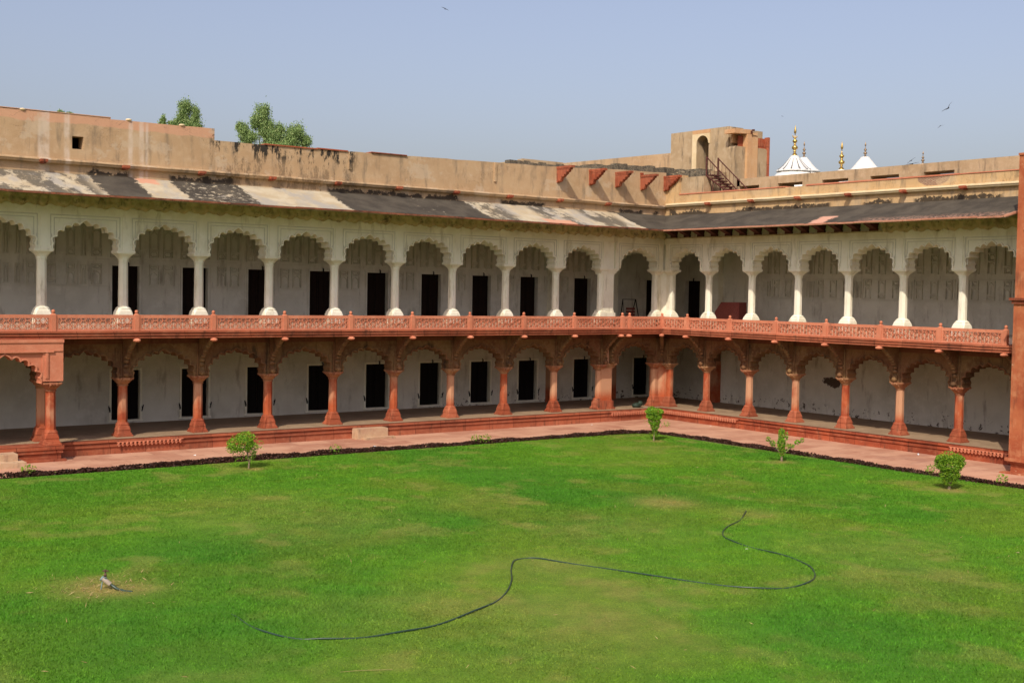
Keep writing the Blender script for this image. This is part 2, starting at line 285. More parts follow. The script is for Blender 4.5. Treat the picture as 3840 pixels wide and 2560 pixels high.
# ------------------------------------------------------------------ mesh helpers
class MB:
    def __init__(s): s.v = []; s.f = []; s.sm = []
    def add(s, vs, fs, smooth=False):
        o = len(s.v); s.v += [tuple(p) for p in vs]; s.f += [tuple(i+o for i in q) for q in fs]; s.sm += [smooth]*len(fs); return s
    def box(s, x0, x1, y0, y1, z0, z1):
        return s.add([(x0,y0,z0),(x1,y0,z0),(x1,y1,z0),(x0,y1,z0),(x0,y0,z1),(x1,y0,z1),(x1,y1,z1),(x0,y1,z1)],
                     [(0,3,2,1),(4,5,6,7),(0,1,5,4),(1,2,6,5),(2,3,7,6),(3,0,4,7)])
    def prism(s, poly, ax, a0, a1):
        n = len(poly)
        def P(u, v, a): return {'y': (u, a, v), 'x': (a, u, v), 'z': (u, v, a)}[ax]
        vs = [P(u, v, a0) for u, v in poly] + [P(u, v, a1) for u, v in poly]
        fs = [tuple(range(n)), tuple(range(2*n-1, n-1, -1))] + [(i, (i+1) % n, n+(i+1) % n, n+i) for i in range(n)]
        return s.add(vs, fs)
    def loft(s, rings, smooth=False):
        n = len(rings[0]); vs = [p for r in rings for p in r]; fs = []
        for k in range(len(rings)-1):
            for i in range(n):
                j = (i+1) % n; fs.append((k*n+i, k*n+j, (k+1)*n+j, (k+1)*n+i))
        s.add(vs, fs, smooth); s.add(rings[0], [tuple(range(n))[::-1]]); s.add(rings[-1], [tuple(range(n))]); return s
    def cham(s, prof, cx=0, cy=0):
        # prof: (z, half width, corner ratio): 1 = square, .414 = octagon
        rings = []
        for z, w, c in prof:
            k = w*min(c, .985); rings.append([(cx+a, cy+b, z) for a, b in ((w,-k),(w,k),(k,w),(-k,w),(-w,k),(-w,-k),(-k,-w),(k,-w))])
        return s.loft(rings)
    def lathe(s, prof, cx=0, cy=0, n=12, smooth=True):
        return s.loft([[(cx+r*math.cos(2*math.pi*i/n), cy+r*math.sin(2*math.pi*i/n), z) for i in range(n)] for z, r in prof], smooth)
    def ell(s, c, r, n=10, m=6):
        return s.loft([[(c[0]+r[0]*math.sin(t)*math.cos(2*math.pi*i/n), c[1]+r[1]*math.sin(t)*math.sin(2*math.pi*i/n), c[2]-r[2]*math.cos(t)) for i in range(n)]
                       for t in [math.pi*(k+.15)/(m+.3) for k in range(m+1)]], True)
    def tube(s, path, r, n=6, smooth=True):
        P = [Vector(p) for p in path]; rings = []; up = Vector((0, 0, 1))
        for i, p in enumerate(P):
            t = (P[min(i+1, len(P)-1)]-P[max(i-1, 0)]).normalized()
            a = t.cross(up if abs(t.z) < .95 else Vector((1, 0, 0))).normalized(); b = t.cross(a)
            rr = r[i] if isinstance(r, (list, tuple)) else r
            rings.append([tuple(p + a*rr*math.cos(2*math.pi*k/n) + b*rr*math.sin(2*math.pi*k/n)) for k in range(n)])
        return s.loft(rings, smooth)
    def bar(s, p, q, w, d, y0):   # flat bar between two (x,z) points, extruded from y0 to y0+d
        p = Vector(p); q = Vector(q); t = (q-p).normalized(); nrm = Vector((-t.y, t.x))*w/2
        return s.prism([tuple(p+nrm), tuple(p-nrm), tuple(q-nrm), tuple(q+nrm)], 'y', y0, y0+d)
    def run(s, prof, xfar, side, seg=0, jit=0.0, xnear=None):
        # profile of (d, z) swept along the wing and mitred at the inner corner: d is the distance out from the column line
        N = max(1, seg); n = len(prof); rings = []
        for k in range(N+1):
            t = k/N; ring = []
            jz = random.uniform(-jit, jit)
            for d, z in prof:
                xe = (-d if side == 'L' else d) if xnear is None else xnear
                xf = xfar(d) if callable(xfar) else xfar
                ring.append((xf+(xe-xf)*t, -d, z + jz))
            rings.append(ring)
        return s.loft(rings)
    def mesh(s, name):
        me = bpy.data.meshes.new(name); me.from_pydata(s.v, [], s.f); me.update()
        bm = bmesh.new(); bm.from_mesh(me); bmesh.ops.recalc_face_normals(bm, faces=bm.faces); bm.to_mesh(me); bm.free()
        me.polygons.foreach_set('use_smooth', s.sm); return me
    def build(s, name, m, parent=None, loc=(0, 0, 0), label=None, rz=0.0, **kw):
        return put(name, s.mesh(name), m, parent, loc, label, rz, **kw)

def put(name, me, m, parent=None, loc=(0, 0, 0), label=None, rz=0.0, cat=None, group=None, kind=None):
    if m is not None and not me.materials: me.materials.append(MT[m])
    o = bpy.data.objects.new(name, me); COL.objects.link(o); o.location = loc; o.rotation_euler = (0, 0, rz)
    if parent: o.parent = parent
    for k, v in (('label', label), ('category', cat), ('group', group), ('kind', kind)):
        if v: o[k] = v
    return o
def thing(name, label, cat, loc=(0, 0, 0), rz=0.0, group=None):
    o = bpy.data.objects.new(name, None); COL.objects.link(o); o.location = loc; o.rotation_euler = (0, 0, rz)
    o['label'] = label; o['category'] = cat
    if group: o['group'] = group
    return o

# ------------------------------------------------------------------ the two wings
DEPTH = 4.3
wingL = thing('arcade_wing', 'long two-storey arcade wing with patched black and cream eave and tall tan parapet', 'building')
wingR = thing('arcade_wing', 'shorter two-storey arcade wing with plain black eave and slotted ochre parapet', 'building', rz=-math.pi/2)
wings = (wingL, wingR)
LX0 = -41.0; RX1 = 21.35
colL = [-7.22-3.025*k for k in range(11)]
colR = [3.24+2.84*k for k in range(7)]

# --- plinth and floors
plinth_prof = [(-8, -.62), (.75, -.62), (.75, -.29), (.80, -.27), (.80, -.155), (.77, -.14), (.77, -.115), (.86, -.10), (.86, 0.0), (-8, 0.0)]
for w, s, xf in ((wingL, 'L', LX0), (wingR, 'R', RX1)):
    MB().run(plinth_prof, xf, s, 30, .004).build('plinth', 'red', w)
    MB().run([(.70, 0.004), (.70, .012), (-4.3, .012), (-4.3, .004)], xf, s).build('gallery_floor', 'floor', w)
    MB().run([(1.62, 4.10), (1.62, 4.03), (1.55, 4.02), (1.585, 3.99), (1.585, 3.925), (1.51, 3.915), (1.545, 3.89), (1.545, 3.82), (.22, 3.82), (.22, 4.10)], xf, s, 26, .003).build('balcony_slab', 'red', w)
    MB().run([(.31, 3.56), (.31, 3.82), (.22, 3.822), (.22, 3.965), (-.27, 3.965), (-.27, 3.56)], xf, s).build('lintel_beam', 'beam', w)
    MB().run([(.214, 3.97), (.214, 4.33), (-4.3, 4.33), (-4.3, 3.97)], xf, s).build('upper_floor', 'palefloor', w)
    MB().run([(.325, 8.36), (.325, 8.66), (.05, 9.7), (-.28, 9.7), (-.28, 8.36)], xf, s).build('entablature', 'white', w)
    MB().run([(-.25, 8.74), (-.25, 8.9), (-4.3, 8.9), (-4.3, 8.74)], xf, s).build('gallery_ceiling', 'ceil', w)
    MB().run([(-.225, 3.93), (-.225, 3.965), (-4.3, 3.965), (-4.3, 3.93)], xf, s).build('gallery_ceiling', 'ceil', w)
# carved bands set in the plinth edge
def carved(x0, x1, w):
    mb = MB(); n = int((x1-x0)/.16)
    for i in range(n):
        x = x0+.16*(i+.5)
        mb.lathe([(-.20, .045), (-.165, .062), (-.12, .045)], x, -.83, 8)
        mb.prism([(x-.075, -.2), (x+.075, -.2), (x, -.285)], 'y', -.86, -.78)
    mb.box(x0, x1, -.87, -.79, -.125, -.09)
    mb.build('carved_band', 'pink', w)
carved(-28.9, -26.3, wingL); carved(-4.2, -.95, wingL); carved(.95, 6.2, wingR); carved(17.6, 21.2, wingR)

# --- gallery back walls with door openings
doorsL_lo = [2.55, -1.8] + [-5.52-3.035*k for k in range(8)]
doorsL_up = [3.35, -1.92] + [-5.55-3.035*k for k in range(8)]
def back_wall(w, xa, xb, lo, up):
    mb = MB()
    for z0, z1, ds, dz0, dz1, dw in ((0, 3.97, lo, .14, 2.25, .625), (4.33, 8.74, up, 4.36, 6.60, .59)):
        x = xa
        for c in sorted(ds):
            mb.box(x, c-dw, DEPTH, DEPTH+.5, z0, z1)
            mb.box(c-dw, c+dw, DEPTH, DEPTH+.5, dz1, z1); mb.box(c-dw, c+dw, DEPTH, DEPTH+.5, z0, dz0); x = c+dw
        mb.box(x, xb, DEPTH, DEPTH+.5, z0, z1)
    mb.build('back_wall', 'wall', w)
back_wall(wingL, LX0, 4.3, doorsL_lo, doorsL_up)
back_wall(wingR, -4.8, RX1, [], [-2.15])

def door_meshes(hw, z0, z1):
    a = MB(); t = .065
    a.box(-hw-t, -hw+.015, -.035, .12, z0, z1+t); a.box(hw-.015, hw+t, -.035, .12, z0, z1+t); a.box(-hw+.015, hw-.015, -.035, .12, z1-.015, z1+t)
    if z0 > 1: a.box(-hw-t-.07, -hw-t-.04, -.015, .01, z0, z1+t+.05); a.box(hw+t+.04, hw+t+.07, -.015, .01, z0, z1+t+.05); a.box(-hw-t-.04, hw+t+.04, -.015, .01, z1+t+.03, z1+t+.06)
    if z0 < 1: a.box(-hw-.1, hw+.1, -.06, .12, z0-.06, z0+.012)
    b = MB()
    for s in (-1, 1):
        x0, x1 = (-hw+.01, -.012) if s < 0 else (.012, hw-.01)
        b.box(x0, x1, .26, .30, z0+.01, z1-.01)
        for q in (x0+.03, (x0+x1)/2-.02, x1-.07): b.box(q, q+.04, .235, .262, z0+.02, z1-.03)
        for zz in (z0+.1, (z0+z1)/2, z1-.2): b.box(x0+.02, x1-.02, .24, .262, zz, zz+.07)
    h = MB()
    if z0 < 1:
        for s in (-1, 1):
            h.tube([(s*(hw+.06), -.05, z0+.55), (s*(hw+.06), -.09, z0+.45), (s*(hw+.05), -.06, z0+.35), (s*(hw+.11), -.08, z0+.62)], .025, 5)
    h.tube([(.1, -.03, z1+.12), (.1, -.08, z1+.08), (.1, -.07, z1-.02)], .035, 5)
    return a.mesh('door'), b.mesh('door_leaf'), h.mesh('door_hook')
dm_lo = door_meshes(.625, .14, 2.25); dm_up = door_meshes(.59, 4.36, 6.60)
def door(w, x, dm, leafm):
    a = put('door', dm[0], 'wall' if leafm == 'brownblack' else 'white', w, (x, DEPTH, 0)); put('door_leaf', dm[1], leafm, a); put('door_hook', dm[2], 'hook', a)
for x in doorsL_lo: door(wingL, x, dm_lo, 'black')  # near-black leaves paint the darkness of open rooms
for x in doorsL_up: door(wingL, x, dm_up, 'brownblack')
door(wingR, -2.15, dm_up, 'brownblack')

# --- stucco wall panels (shallow niches) on the upper gallery wall
def frame(mb, x0, x1, z0, z1, t=.022, d=.022):
    y0 = -d
    mb.box(x0, x0+t, y0, .0, z0, z1); mb.box(x1-t, x1, y0, .0, z0, z1); mb.box(x0+t, x1-t, y0, .0, z0, z0+t); mb.box(x0+t, x1-t, y0, .0, z1-t, z1)
def niche(mb, x0, x1, z0, z1):
    frame(mb, x0, x1, z0, z1, .035, .055)
    m = (x0+x1)/2; hw = (x1-x0)/2-.07; zs = z0+(z1-z0)*.62
    pts = [(m-hw, z0+.06)] + [(m-hw, zs)] + [(m-hw*.95, zs+.05), (m-hw*.6, zs+.11), (m-hw*.25, zs+.13), (m, z1-.07), (m+hw*.25, zs+.13), (m+hw*.6, zs+.11), (m+hw*.95, zs+.05), (m+hw, zs), (m+hw, z0+.06)]
    mb.tube([(p[0], -.008, p[1]) for p in pts], .022, 4, False)
def cart(mb, x0, x1, z0, z1):
    frame(mb, x0, x1, z0, z1, .035, .055)
    m, n = (x0+x1)/2, (z0+z1)/2; a, b = (x1-x0)/2-.07, (z1-z0)/2-.06
    pts = [(m+a*math.cos(t)*(1+.12*math.cos(6*t)), -.008, n+b*math.sin(t)*(1+.12*math.cos(6*t))) for t in [2*math.pi*i/18 for i in range(19)]]
    mb.tube(pts, .022, 4, False)
def niche_mesh_door():
    mb = MB()
    for s in (-1, 1):
        x0, x1 = (1.0, 1.43) if s > 0 else (-1.43, -1.0)
        niche(mb, x0, x1, 5.79, 6.42); cart(mb, x0, x1, 6.42, 6.66); cart(mb, x0, x1, 6.95, 7.27); niche(mb, x0, x1, 7.27, 8.25)
        xs = (.25, .65) if s > 0 else (-.65, -.25)
        cart(mb, *xs, 6.92, 7.22); niche(mb, *xs, 7.22, 8.3)
        mb.box(*((.76, 1.5) if s > 0 else (-1.5, -.76)), -.02, 0, 5.72, 5.745)
    niche(mb, -.22, .22, 6.95, 7.55); cart(mb, -.22, .22, 7.55, 7.9); niche(mb, -.22, .22, 7.9, 8.5)
    mb.box(-1.5, 1.5, -.015, 0, 6.84, 6.86)
    return mb.mesh('wall_niches')
def niche_mesh_plain():
    mb = MB()
    for x0, x1 in ((-.95, -.6), (-.2, .2), (.6, .95)):
        if x0 > -.5 and x0 < .5:
            niche(mb, x0, x1, 6.02, 6.65); cart(mb, x0, x1, 5.79, 6.0); niche(mb, x0, x1, 6.95, 7.5); cart(mb, x0, x1, 7.5, 7.85); niche(mb, x0, x1, 7.85, 8.4)
        else:
            niche(mb, x0+.0, x1, 5.79, 6.35); cart(mb, x0, x1, 6.38, 6.66); cart(mb, x0, x1, 6.95, 7.27); niche(mb, x0, x1, 7.27, 8.2)
    frame(mb, -1.08, 1.08, 5.74, 6.72, .025, .035)
    for x0, x1 in ((-1.4, -1.18), (1.18, 1.4)): niche(mb, x0, x1, 5.79, 6.6); niche(mb, x0, x1, 6.95, 8.2)
    mb.box(-1.42, 1.42, -.02, 0, 5.69, 5.715)
    return mb.mesh('wall_niches')
nd, npl = niche_mesh_door(), niche_mesh_plain()
for k in range(11):
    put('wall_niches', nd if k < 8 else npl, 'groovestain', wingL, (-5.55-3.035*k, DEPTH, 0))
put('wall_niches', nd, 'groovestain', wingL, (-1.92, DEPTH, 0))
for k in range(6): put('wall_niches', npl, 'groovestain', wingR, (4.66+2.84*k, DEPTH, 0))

# --- columns
lo_base = MB().cham([(0, .32, .97), (.075, .32, .97), (.085, .285, .97), (.15, .275, .96), (.16, .25, .96), (.25, .238, .95), (.262, .252, .93), (.37, .232, .82), (.45, .212, .66), (.465, .224, .62), (.53, .20, .5), (.56, .178, .414)]).mesh('base')
lo_shaft = MB().cham([(.55, .172, .414), (1.945, .160, .414)]).mesh('column')
lo_cap = MB().cham([(1.94, .185, .414), (1.975, .195, .414), (1.99, .172, .42), (2.03, .19, .5), (2.08, .235, .62), (2.13, .25, .7), (2.14, .275, .74), (2.19, .30, .8), (2.19, .325, .82), (2.215, .33, .84), (2.22, .345, .86), (2.262, .345, .86)])
lo_cap.prism([(-.17, 2.0), (-.30, 2.10), (-.33, 2.15), (-.44, 2.18), (-.47, 2.21), (-.47, 2.275), (-.1, 2.275)], 'x', -.125, .125)
for q in (-.1, 0.0, .1): lo_cap.ell((q, -.40, 2.19), (.05, .07, .05), 6, 4)
lo_cap = lo_cap.mesh('capital')
up_base = MB().cham([(4.33, .30, .97), (4.60, .30, .97), (4.70, .29, .93), (4.80, .275, .80), (4.88, .24, .66), (4.90, .25, .6), (4.95, .205, .48), (4.975, .178, .414)]).mesh('base')
up_shaft = MB().cham([(4.96, .172, .414), (6.69, .160, .414)]).mesh('column')
up_cap = MB().cham([(6.685, .185, .414), (6.71, .19, .414), (6.715, .172, .42), (6.74, .172, .42), (6.745, .19, .45), (6.77, .18, .45), (6.83, .205, .6), (6.88, .235, .72), (6.895, .25, .74), (6.93, .28, .82), (6.965, .31, .88), (6.975, .345, .92), (7.02, .345, .92), (7.025, .36, .94), (7.077, .36, .94)]).mesh('capital')
imp_lo = MB(); imp_lo.box(-.15, .15, -.325, .29, 2.26, 3.56)
for q in (-.155, -.055, .055, .155): imp_lo.lathe([(2.28, .03), (3.55, .03)], q, -.325, 6)
for q in (-1, 1):
    imp_lo.ell((q*.22, -.26, 2.36), (.07, .07, .11), 8, 5); imp_lo.ell((q*.27, -.26, 2.55), (.05, .06, .09), 8, 5)
imp_lo = imp_lo.mesh('impost')
imp_up = MB(); imp_up.box(-.14, .14, -.33, .31, 7.075, 8.40)
imp_up = imp_up.mesh('impost')
def column(w, x, up, y=0.0):
    c = put('column', up_shaft if up else lo_shaft, 'white' if up else 'shaft', w, (x, y, 0))
    put('base', up_base if up else lo_base, 'white' if up else 'red', c)
    put('capital', up_cap if up else lo_cap, 'white' if up else 'cap', c)
    if up or y == 0.0: put('impost', imp_up if up else imp_lo, 'white' if up else 'buff', c)
    return c
for x in colL: column(wingL, x, False); column(wingL, x, True)
for x in colR: column(wingR, x, False); column(wingR, x, True)
for up in (False, True):
    column(wingL, -4.34, up); column(wingL, -.56, up, -.02 if up else 0.0); column(wingR, .58, up, -.02 if up else 0.0)

# --- piers beside and at the inner corner
for z0, z1, m, zb, zc in ((0, 3.56, 'shaft', .56, 2.0), (4.33, 8.36, 'white', 4.97, 6.75)):
    p = MB(); p.box(-4.36, -3.66, -.22, .22, z0, z1)
    pier = p.build('pier', m, wingL)
    b = MB(); lo = z0 < 1
    if lo: b.box(-4.66, -3.5, -.36, .3, z0, z0+.1)
    b.box(-4.55, -3.58, -.30, .26, z0+(.1 if lo else 0), zb-.12); b.box(-4.5, -3.62, -.21, .24, zb-.12, zb)
    b.build('base', 'red' if lo else 'white', pier)
    c = MB(); c.box(-4.5, -3.58, -.20, .24, zc, zc+.08); c.box(-4.5, -3.52, -.26, .26, zc+.08, zc+.2); c.box(-4.5, -3.42, -.32, .28, zc+.2, zc+.31)
    c.build('capital', 'cap' if lo else 'white', pier)
    p = MB(); p.prism([(-.62, -.13), (-.34, -.13), (-.28, -.2), (-.2, -.28), (-.13, -.34), (-.13, -.62), (.25, -.62), (.25, .25), (-.62, .25)], 'z', z0, z1)
    cp = p.build('corner_pier', m, wingL)
    b = MB(); b.prism([(-.40, -.20), (-.32, -.27), (-.27, -.32), (-.20, -.40), (.2, -.4), (.2, .2), (-.4, .2)], 'z', z0, z0+.5); b.build('base', 'red' if lo else 'white', cp)

# --- cusped arches
CUSP = [(.0, 1.0), (.19, .82), (.43, .755), (.67, .61), (.87, .415), (.98, .18), (1.0, 0.0)]
def arch_pts(hw, zs, za):
    h = za-zs; R = []
    c = [(hw*a, zs+h*b) for a, b in CUSP]
    a, b = c[0], c[1]     # ogee tip
    for t in (0, .12, .3, .5, .7, .88): R.append((a[0]+(b[0]-a[0])*t**.9, a[1]-(a[1]-b[1])*(1.55*t-.1*t if t < .0 else (t*.75 if t < .5 else t*.75+.25*(2*t-1)**2))))
    for i in range(1, len(c)-1):
        p, q = Vector(c[i]), Vector(c[i+1]); ch = q-p; nrm = Vector((ch.y, -ch.x)).normalized()
        if nrm.dot(Vector((1, .8))) < 0: nrm = -nrm
        k = .46 if i < 5 else .14
        for j in range(0, 6): 
            t = j/6; R.append(tuple(p+ch*t+nrm*ch.length*k*math.sin(math.pi*t)**.8))
    R.append(c[-1]); return R          # right half, apex -> spring
def arch_mesh(span, zs, za, zt, th, abac, name='arch'):
    hw = span/2-abac; half = arch_pts(hw, zs, za)
    lft = [(-x, z) for x, z in half][::-1]
    full = lft + half[1:]
    s2 = span/2-.001
    poly = [(-s2, zs)] + full + [(s2, zs), (s2, zt), (-s2, zt)]
    mb = MB(); mb.prism(poly, 'y', -th/2, th/2)
    # roll moulding that follows the cusps
    n = len(full); outer = []
    for i, p in enumerate(full):
        a = Vector(full[max(i-1, 0)]); b = Vector(full[min(i+1, n-1)]); t = (b-a).normalized(); nn = Vector((-t.y, t.x))
        outer.append((Vector(p)+nn*.055, Vector(p)+nn*.002))
    mb2 = MB()
    for i in range(n-1):
        o0, i0 = outer[i]; o1, i1 = outer[i+1]; y0, y1 = -th/2-.06, -th/2+.01
        vs = [(i0.x, y0, i0.y), (i1.x, y0, i1.y), (o1.x, y0, o1.y), (o0.x, y0, o0.y), (i0.x, y1, i0.y), (i1.x, y1, i1.y), (o1.x, y1, o1.y), (o0.x, y1, o0.y)]
        mb2.add(vs, [(0, 1, 2, 3), (0, 4, 5, 1), (3, 2, 6, 7)])
    return mb.mesh(name), mb2
def panel_frame(mb, span, zs, zt, za, th):
    s2 = span/2-.22; y = -th/2
    for ins, w in ((0, .035), (.13, .028)):
        x = s2-ins; z1 = zt-.02-ins*.9
        mb.box(-x, -x+w, y-.014, y+.005, zs+.12, z1); mb.box(x-w, x, y-.014, y+.005, zs+.12, z1); mb.box(-x+w, x-w, y-.014, y+.005, z1-w, z1)
    for s in (-1, 1):
        mb.box(s*(s2-.06)-.045, s*(s2-.06)+.045, y-.03, y+.005, zs+.28, zs+.36); mb.prism([(s*(s2-.06)-.02, zs+.36), (s*(s2-.06)+.02, zs+.36), (s*(s2-.03), zs+.58), (s*(s2-.06), zs+.50)], 'y', y-.03, y+.005)
_ac = {}; _pf = {}
def arch(w, xa, xb, up, rz=0.0, yo=0.0):
    span = round(xb-xa, 3); key = (span, up)
    if key not in _ac:
        if up:
            a, b = arch_mesh(span, 7.075, 8.15, 8.38, .60, .33); pf = MB(); panel_frame(pf, span, 7.075, 8.36, 8.15, .60); _pf[key] = pf.mesh('panel_border')
        else: a, b = arch_mesh(span, 2.26, 3.32, 3.57, .56, .33)
        _ac[key] = (a, b.mesh('arch_moulding'))
    a, b = _ac[key]
    o = put('arch', a, 'white' if up else 'buff', w, ((xa+xb)/2, yo, 0), None, rz)
    put('arch_moulding', b, 'white' if up else 'buff', o)
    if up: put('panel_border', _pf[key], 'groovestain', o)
for up in (False, True):
    for i in range(len(colL)-1): arch(wingL, colL[i+1], colL[i], up)
    arch(wingL, -7.22, -4.34, up); arch(wingL, -3.64, -.5, up)
    for i in range(len(colR)-1): arch(wingR, colR[i], colR[i+1], up)
    arch(wingR, .5, 3.24, up)
    # cross arches that close the corner bay of the galleries
    sp = 4.0; z0, zs, za, zt = (4.33, 7.0, 8.15, 8.74) if up else (0, 2.25, 3.3, 3.97)
    a, b = arch_mesh(sp, zs, za, zt, .45, .45, 'cross_arch')
    put('cross_arch', a, 'white' if up else 'buff', wingL, (.1, 2.25, 0), None, math.pi/2)
    put('cross_arch', a, 'white' if up else 'buff', wingL, (2.25, .1, 0), None, 0)
    put('cross_arch', a, 'white' if up else 'buff', wingL, (-4.1, 2.25, 0), None, math.pi/2)
    for q in ((.1, 4.12), (4.12, .1), (-4.1, 4.12)): MB().box(q[0]-.22, q[0]+.22, q[1]-.22, q[1]+.18, z0, zs).build('pilaster', 'white' if up else 'shaft', wingL)

# --- brackets that carry the balcony
def bracket_mesh(L, th=.19):
    pr = [(-.18, 2.28), (-.34, 2.28), (-.42, 2.36), (-.40, 2.50), (-.34, 2.58), (-.34, 2.80), (-.40, 2.88), (-.47, 3.02), (-.44, 3.08), (-.56, 3.10), (-.66, 3.22), (-.64, 3.28), (-.77, 3.30), (-.88, 3.42), (-.86, 3.47), (-1.0, 3.48), (-1.12, 3.6), (-1.1, 3.64), (-1.25, 3.65), (-1.36, 3.74), (-1.36, 3.818), (-.18, 3.818)]
    k = L/1.36
    m = MB().prism([(-.18+(y+.18)*k, z) for y, z in pr], 'x', -th/2, th/2)
    for (y, z, r) in ((-.47, 2.385, .095), (-.39, 2.72, .075), (-.44, 2.90, .075), (-.53, 3.06, .085), (-.63, 3.17, .07), (-.74, 3.28, .085), (-.84, 3.38, .065), (-.96, 3.47, .08), (-1.08, 3.56, .06), (-1.2, 3.64, .065)): m.ell((0, -.18+(y+.18)*k, z), (th*.62, r, r*1.1), 8, 5)
    kb = MB(); kb.ell((0, -.06-L*1.07, 3.745), (.135, .235, .075), 12, 7); kb.box(-.06, .06, -L*1.02, -L*.9, 3.70, 3.818)
    return m.mesh('bracket'), kb.mesh('bracket_knob')
bmesh_, kmesh_ = bracket_mesh(1.36); bdiag, kdiag = bracket_mesh(1.95)
def bracket(w, x, y=0.0, rz=0.0, diag=False):
    o = put('bracket', bdiag if diag else bmesh_, 'buff', w, (x, y, 0), None, rz); put('bracket_knob', kdiag if diag else kmesh_, 'pink', o)
for x in colL[:8]: bracket(wingL, x)
for x in (-4.28, -3.78): bracket(wingL, x)
for x in colR: bracket(wingR, x)
bracket(wingL, -.05, -.05, -math.pi/4, True)

# --- pierced sandstone railing
post_me = MB().box(-.085, .085, -.085, .085, 4.10, 4.70).cham([(4.70, .085, .9), (4.735, .045, .5), (4.745, .05, .5)])
fin_me = MB().lathe([(4.742, .042), (4.757, .05), (4.775, .062), (4.81, .070), (4.845, .060), (4.865, .04), (4.875, .012)], 0, 0, 10).mesh('finial')
post_me = post_me.mesh('railing_post')
def post(w, x):
    o = put('railing_post', post_me, 'pink', w, (x, -1.466, 0)); put('finial', fin_me, 'pink', o)
_pan = {}
def clip_bar(mb, p, q, x0, x1, z0, z1, w, d, y0):
    # Liang-Barsky clip of a bar to the opening
    (ax, az), (bx, bz) = p, q; dx, dz = bx-ax, bz-az; t0, t1 = 0., 1.
    for pp, qq in ((-dx, ax-x0), (dx, x1-ax), (-dz, az-z0), (dz, z1-az)):
        if abs(pp) < 1e-9:
            if qq < 0: return
        else:
            r = qq/pp
            if pp < 0: t0 = max(t0, r)
            else: t1 = min(t1, r)
    if t1-t0 < .05: return
    mb.bar((ax+dx*t0, az+dz*t0), (ax+dx*t1, az+dz*t1), w, d, y0)
def rail_panel(w, xa, xb):
    L = round(xb-xa-.17, 3)
    if L not in _pan:
        h = L/2; fr = MB()
        fr.box(-h, h, -.055, .055, 4.565, 4.69); fr.box(-h, h, -.055, .055, 4.10, 4.163); fr.box(-h, -h+.085, -.05, .05, 4.163, 4.565); fr.box(h-.085, h, -.05, .05, 4.163, 4.565)
        la = MB(); x0, x1, z0, z1 = -h+.085, h-.085, 4.163, 4.565; R = .119; H = R*math.sqrt(3)
        ncol = int((x1-x0)/(1.5*R))+3; seen = set()
        for ci in range(-1, ncol):
            cx = x0+ci*1.5*R
            for ri in range(-1, 4):
                cz = z1-H*.42-ri*H+(H/2 if ci % 2 else 0)
                if cz < z0-H or cz > z1+H: continue
                V = [(cx+R*math.cos(math.pi/3*k), cz+R*math.sin(math.pi/3*k)) for k in range(6)]
                I = [(cx+.40*R*math.cos(math.pi/3*k), cz+.40*R*math.sin(math.pi/3*k)) for k in range(6)]
                for k in range(6):
                    a, b = V[k], V[(k+1) % 6]; kk = (round((a[0]+b[0])*500), round((a[1]+b[1])*500))
                    if kk not in seen:
                        seen.add(kk); clip_bar(la, a, b, x0, x1, z0, z1, .034, .06, -.050)
                    clip_bar(la, I[k], I[(k+1) % 6], x0, x1, z0, z1, .018, .035, -.030)
                    clip_bar(la, I[k], V[k], x0, x1, z0, z1, .015, .035, -.0295)
        _pan[L] = (fr.mesh('railing_panel'), la.mesh('lattice'))
    a, b = _pan[L]
    o = put('railing_panel', a, 'pink', w, ((xa+xb)/2, -1.466, 0)); put('lattice', b, 'pink', o)
PL = colL + []; postsL = [-1.466, -3.68, -4.15] + colL
for i in range(len(postsL)-1): rail_panel(wingL, postsL[i+1], postsL[i])
for x in postsL: post(wingL, x)
postsR = [1.466] + colR
for i in range(len(postsR)-1): rail_panel(wingR, postsR[i], postsR[i+1])
for x in postsR[1:]: post(wingR, x)

# --- eaves
endR = lambda d: 21.95 - d*.545
MB().run([(.05, 9.88), (1.3, 9.375), (2.42, 9.0), (2.42, 8.975), (.05, 9.80)], LX0, 'L', 44, .012).build('eave', 'eaveL', wingL)
MB().run([(.05, 9.88), (1.3, 9.375), (2.42, 9.0), (2.42, 8.975), (.05, 9.80)], endR, 'R', 26, .010).build('eave', 'eaveR', wingR)
for w, s, xf in ((wingL, 'L', LX0), (wingR, 'R', endR)):
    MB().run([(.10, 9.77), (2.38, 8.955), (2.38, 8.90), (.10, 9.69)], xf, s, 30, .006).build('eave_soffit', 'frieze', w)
    e = MB(); lim = abs(LX0) if s == 'L' else 20.6; x = 2.45
    while x < lim:
        l = random.uniform(.7, 1.6); x2 = min(x+l, lim); dz = random.uniform(-.012, .012); dd = random.uniform(-.015, .012)
        a, b = (x, x2) if s == 'R' else (-x2, -x)
        e.box(a+.004, b-.004, -2.455-dd, -2.37, 8.925+dz, 8.992+dz); x = x2
    if s == 'R': e.prism([(20.6, -2.455), (20.6, -2.37), (21.85, -.12), (21.9, -.2)], 'z', 8.93, 9.0) if False else None
    e.build('eave_edge', 'edgeR' if s == 'R' else 'edgeL', w)
# sloping end trim of the shorter wing's eave
t = MB(); t.loft([[(20.62, -2.455, 8.93), (20.70, -2.42, 8.93), (20.70, -2.42, 9.0), (20.62, -2.455, 9.0)], [(21.88, -.12, 9.80), (21.97, -.10, 9.80), (21.97, -.10, 9.89), (21.88, -.12, 9.89)]]); t.build('eave_edge', 'edgeR', wingR)
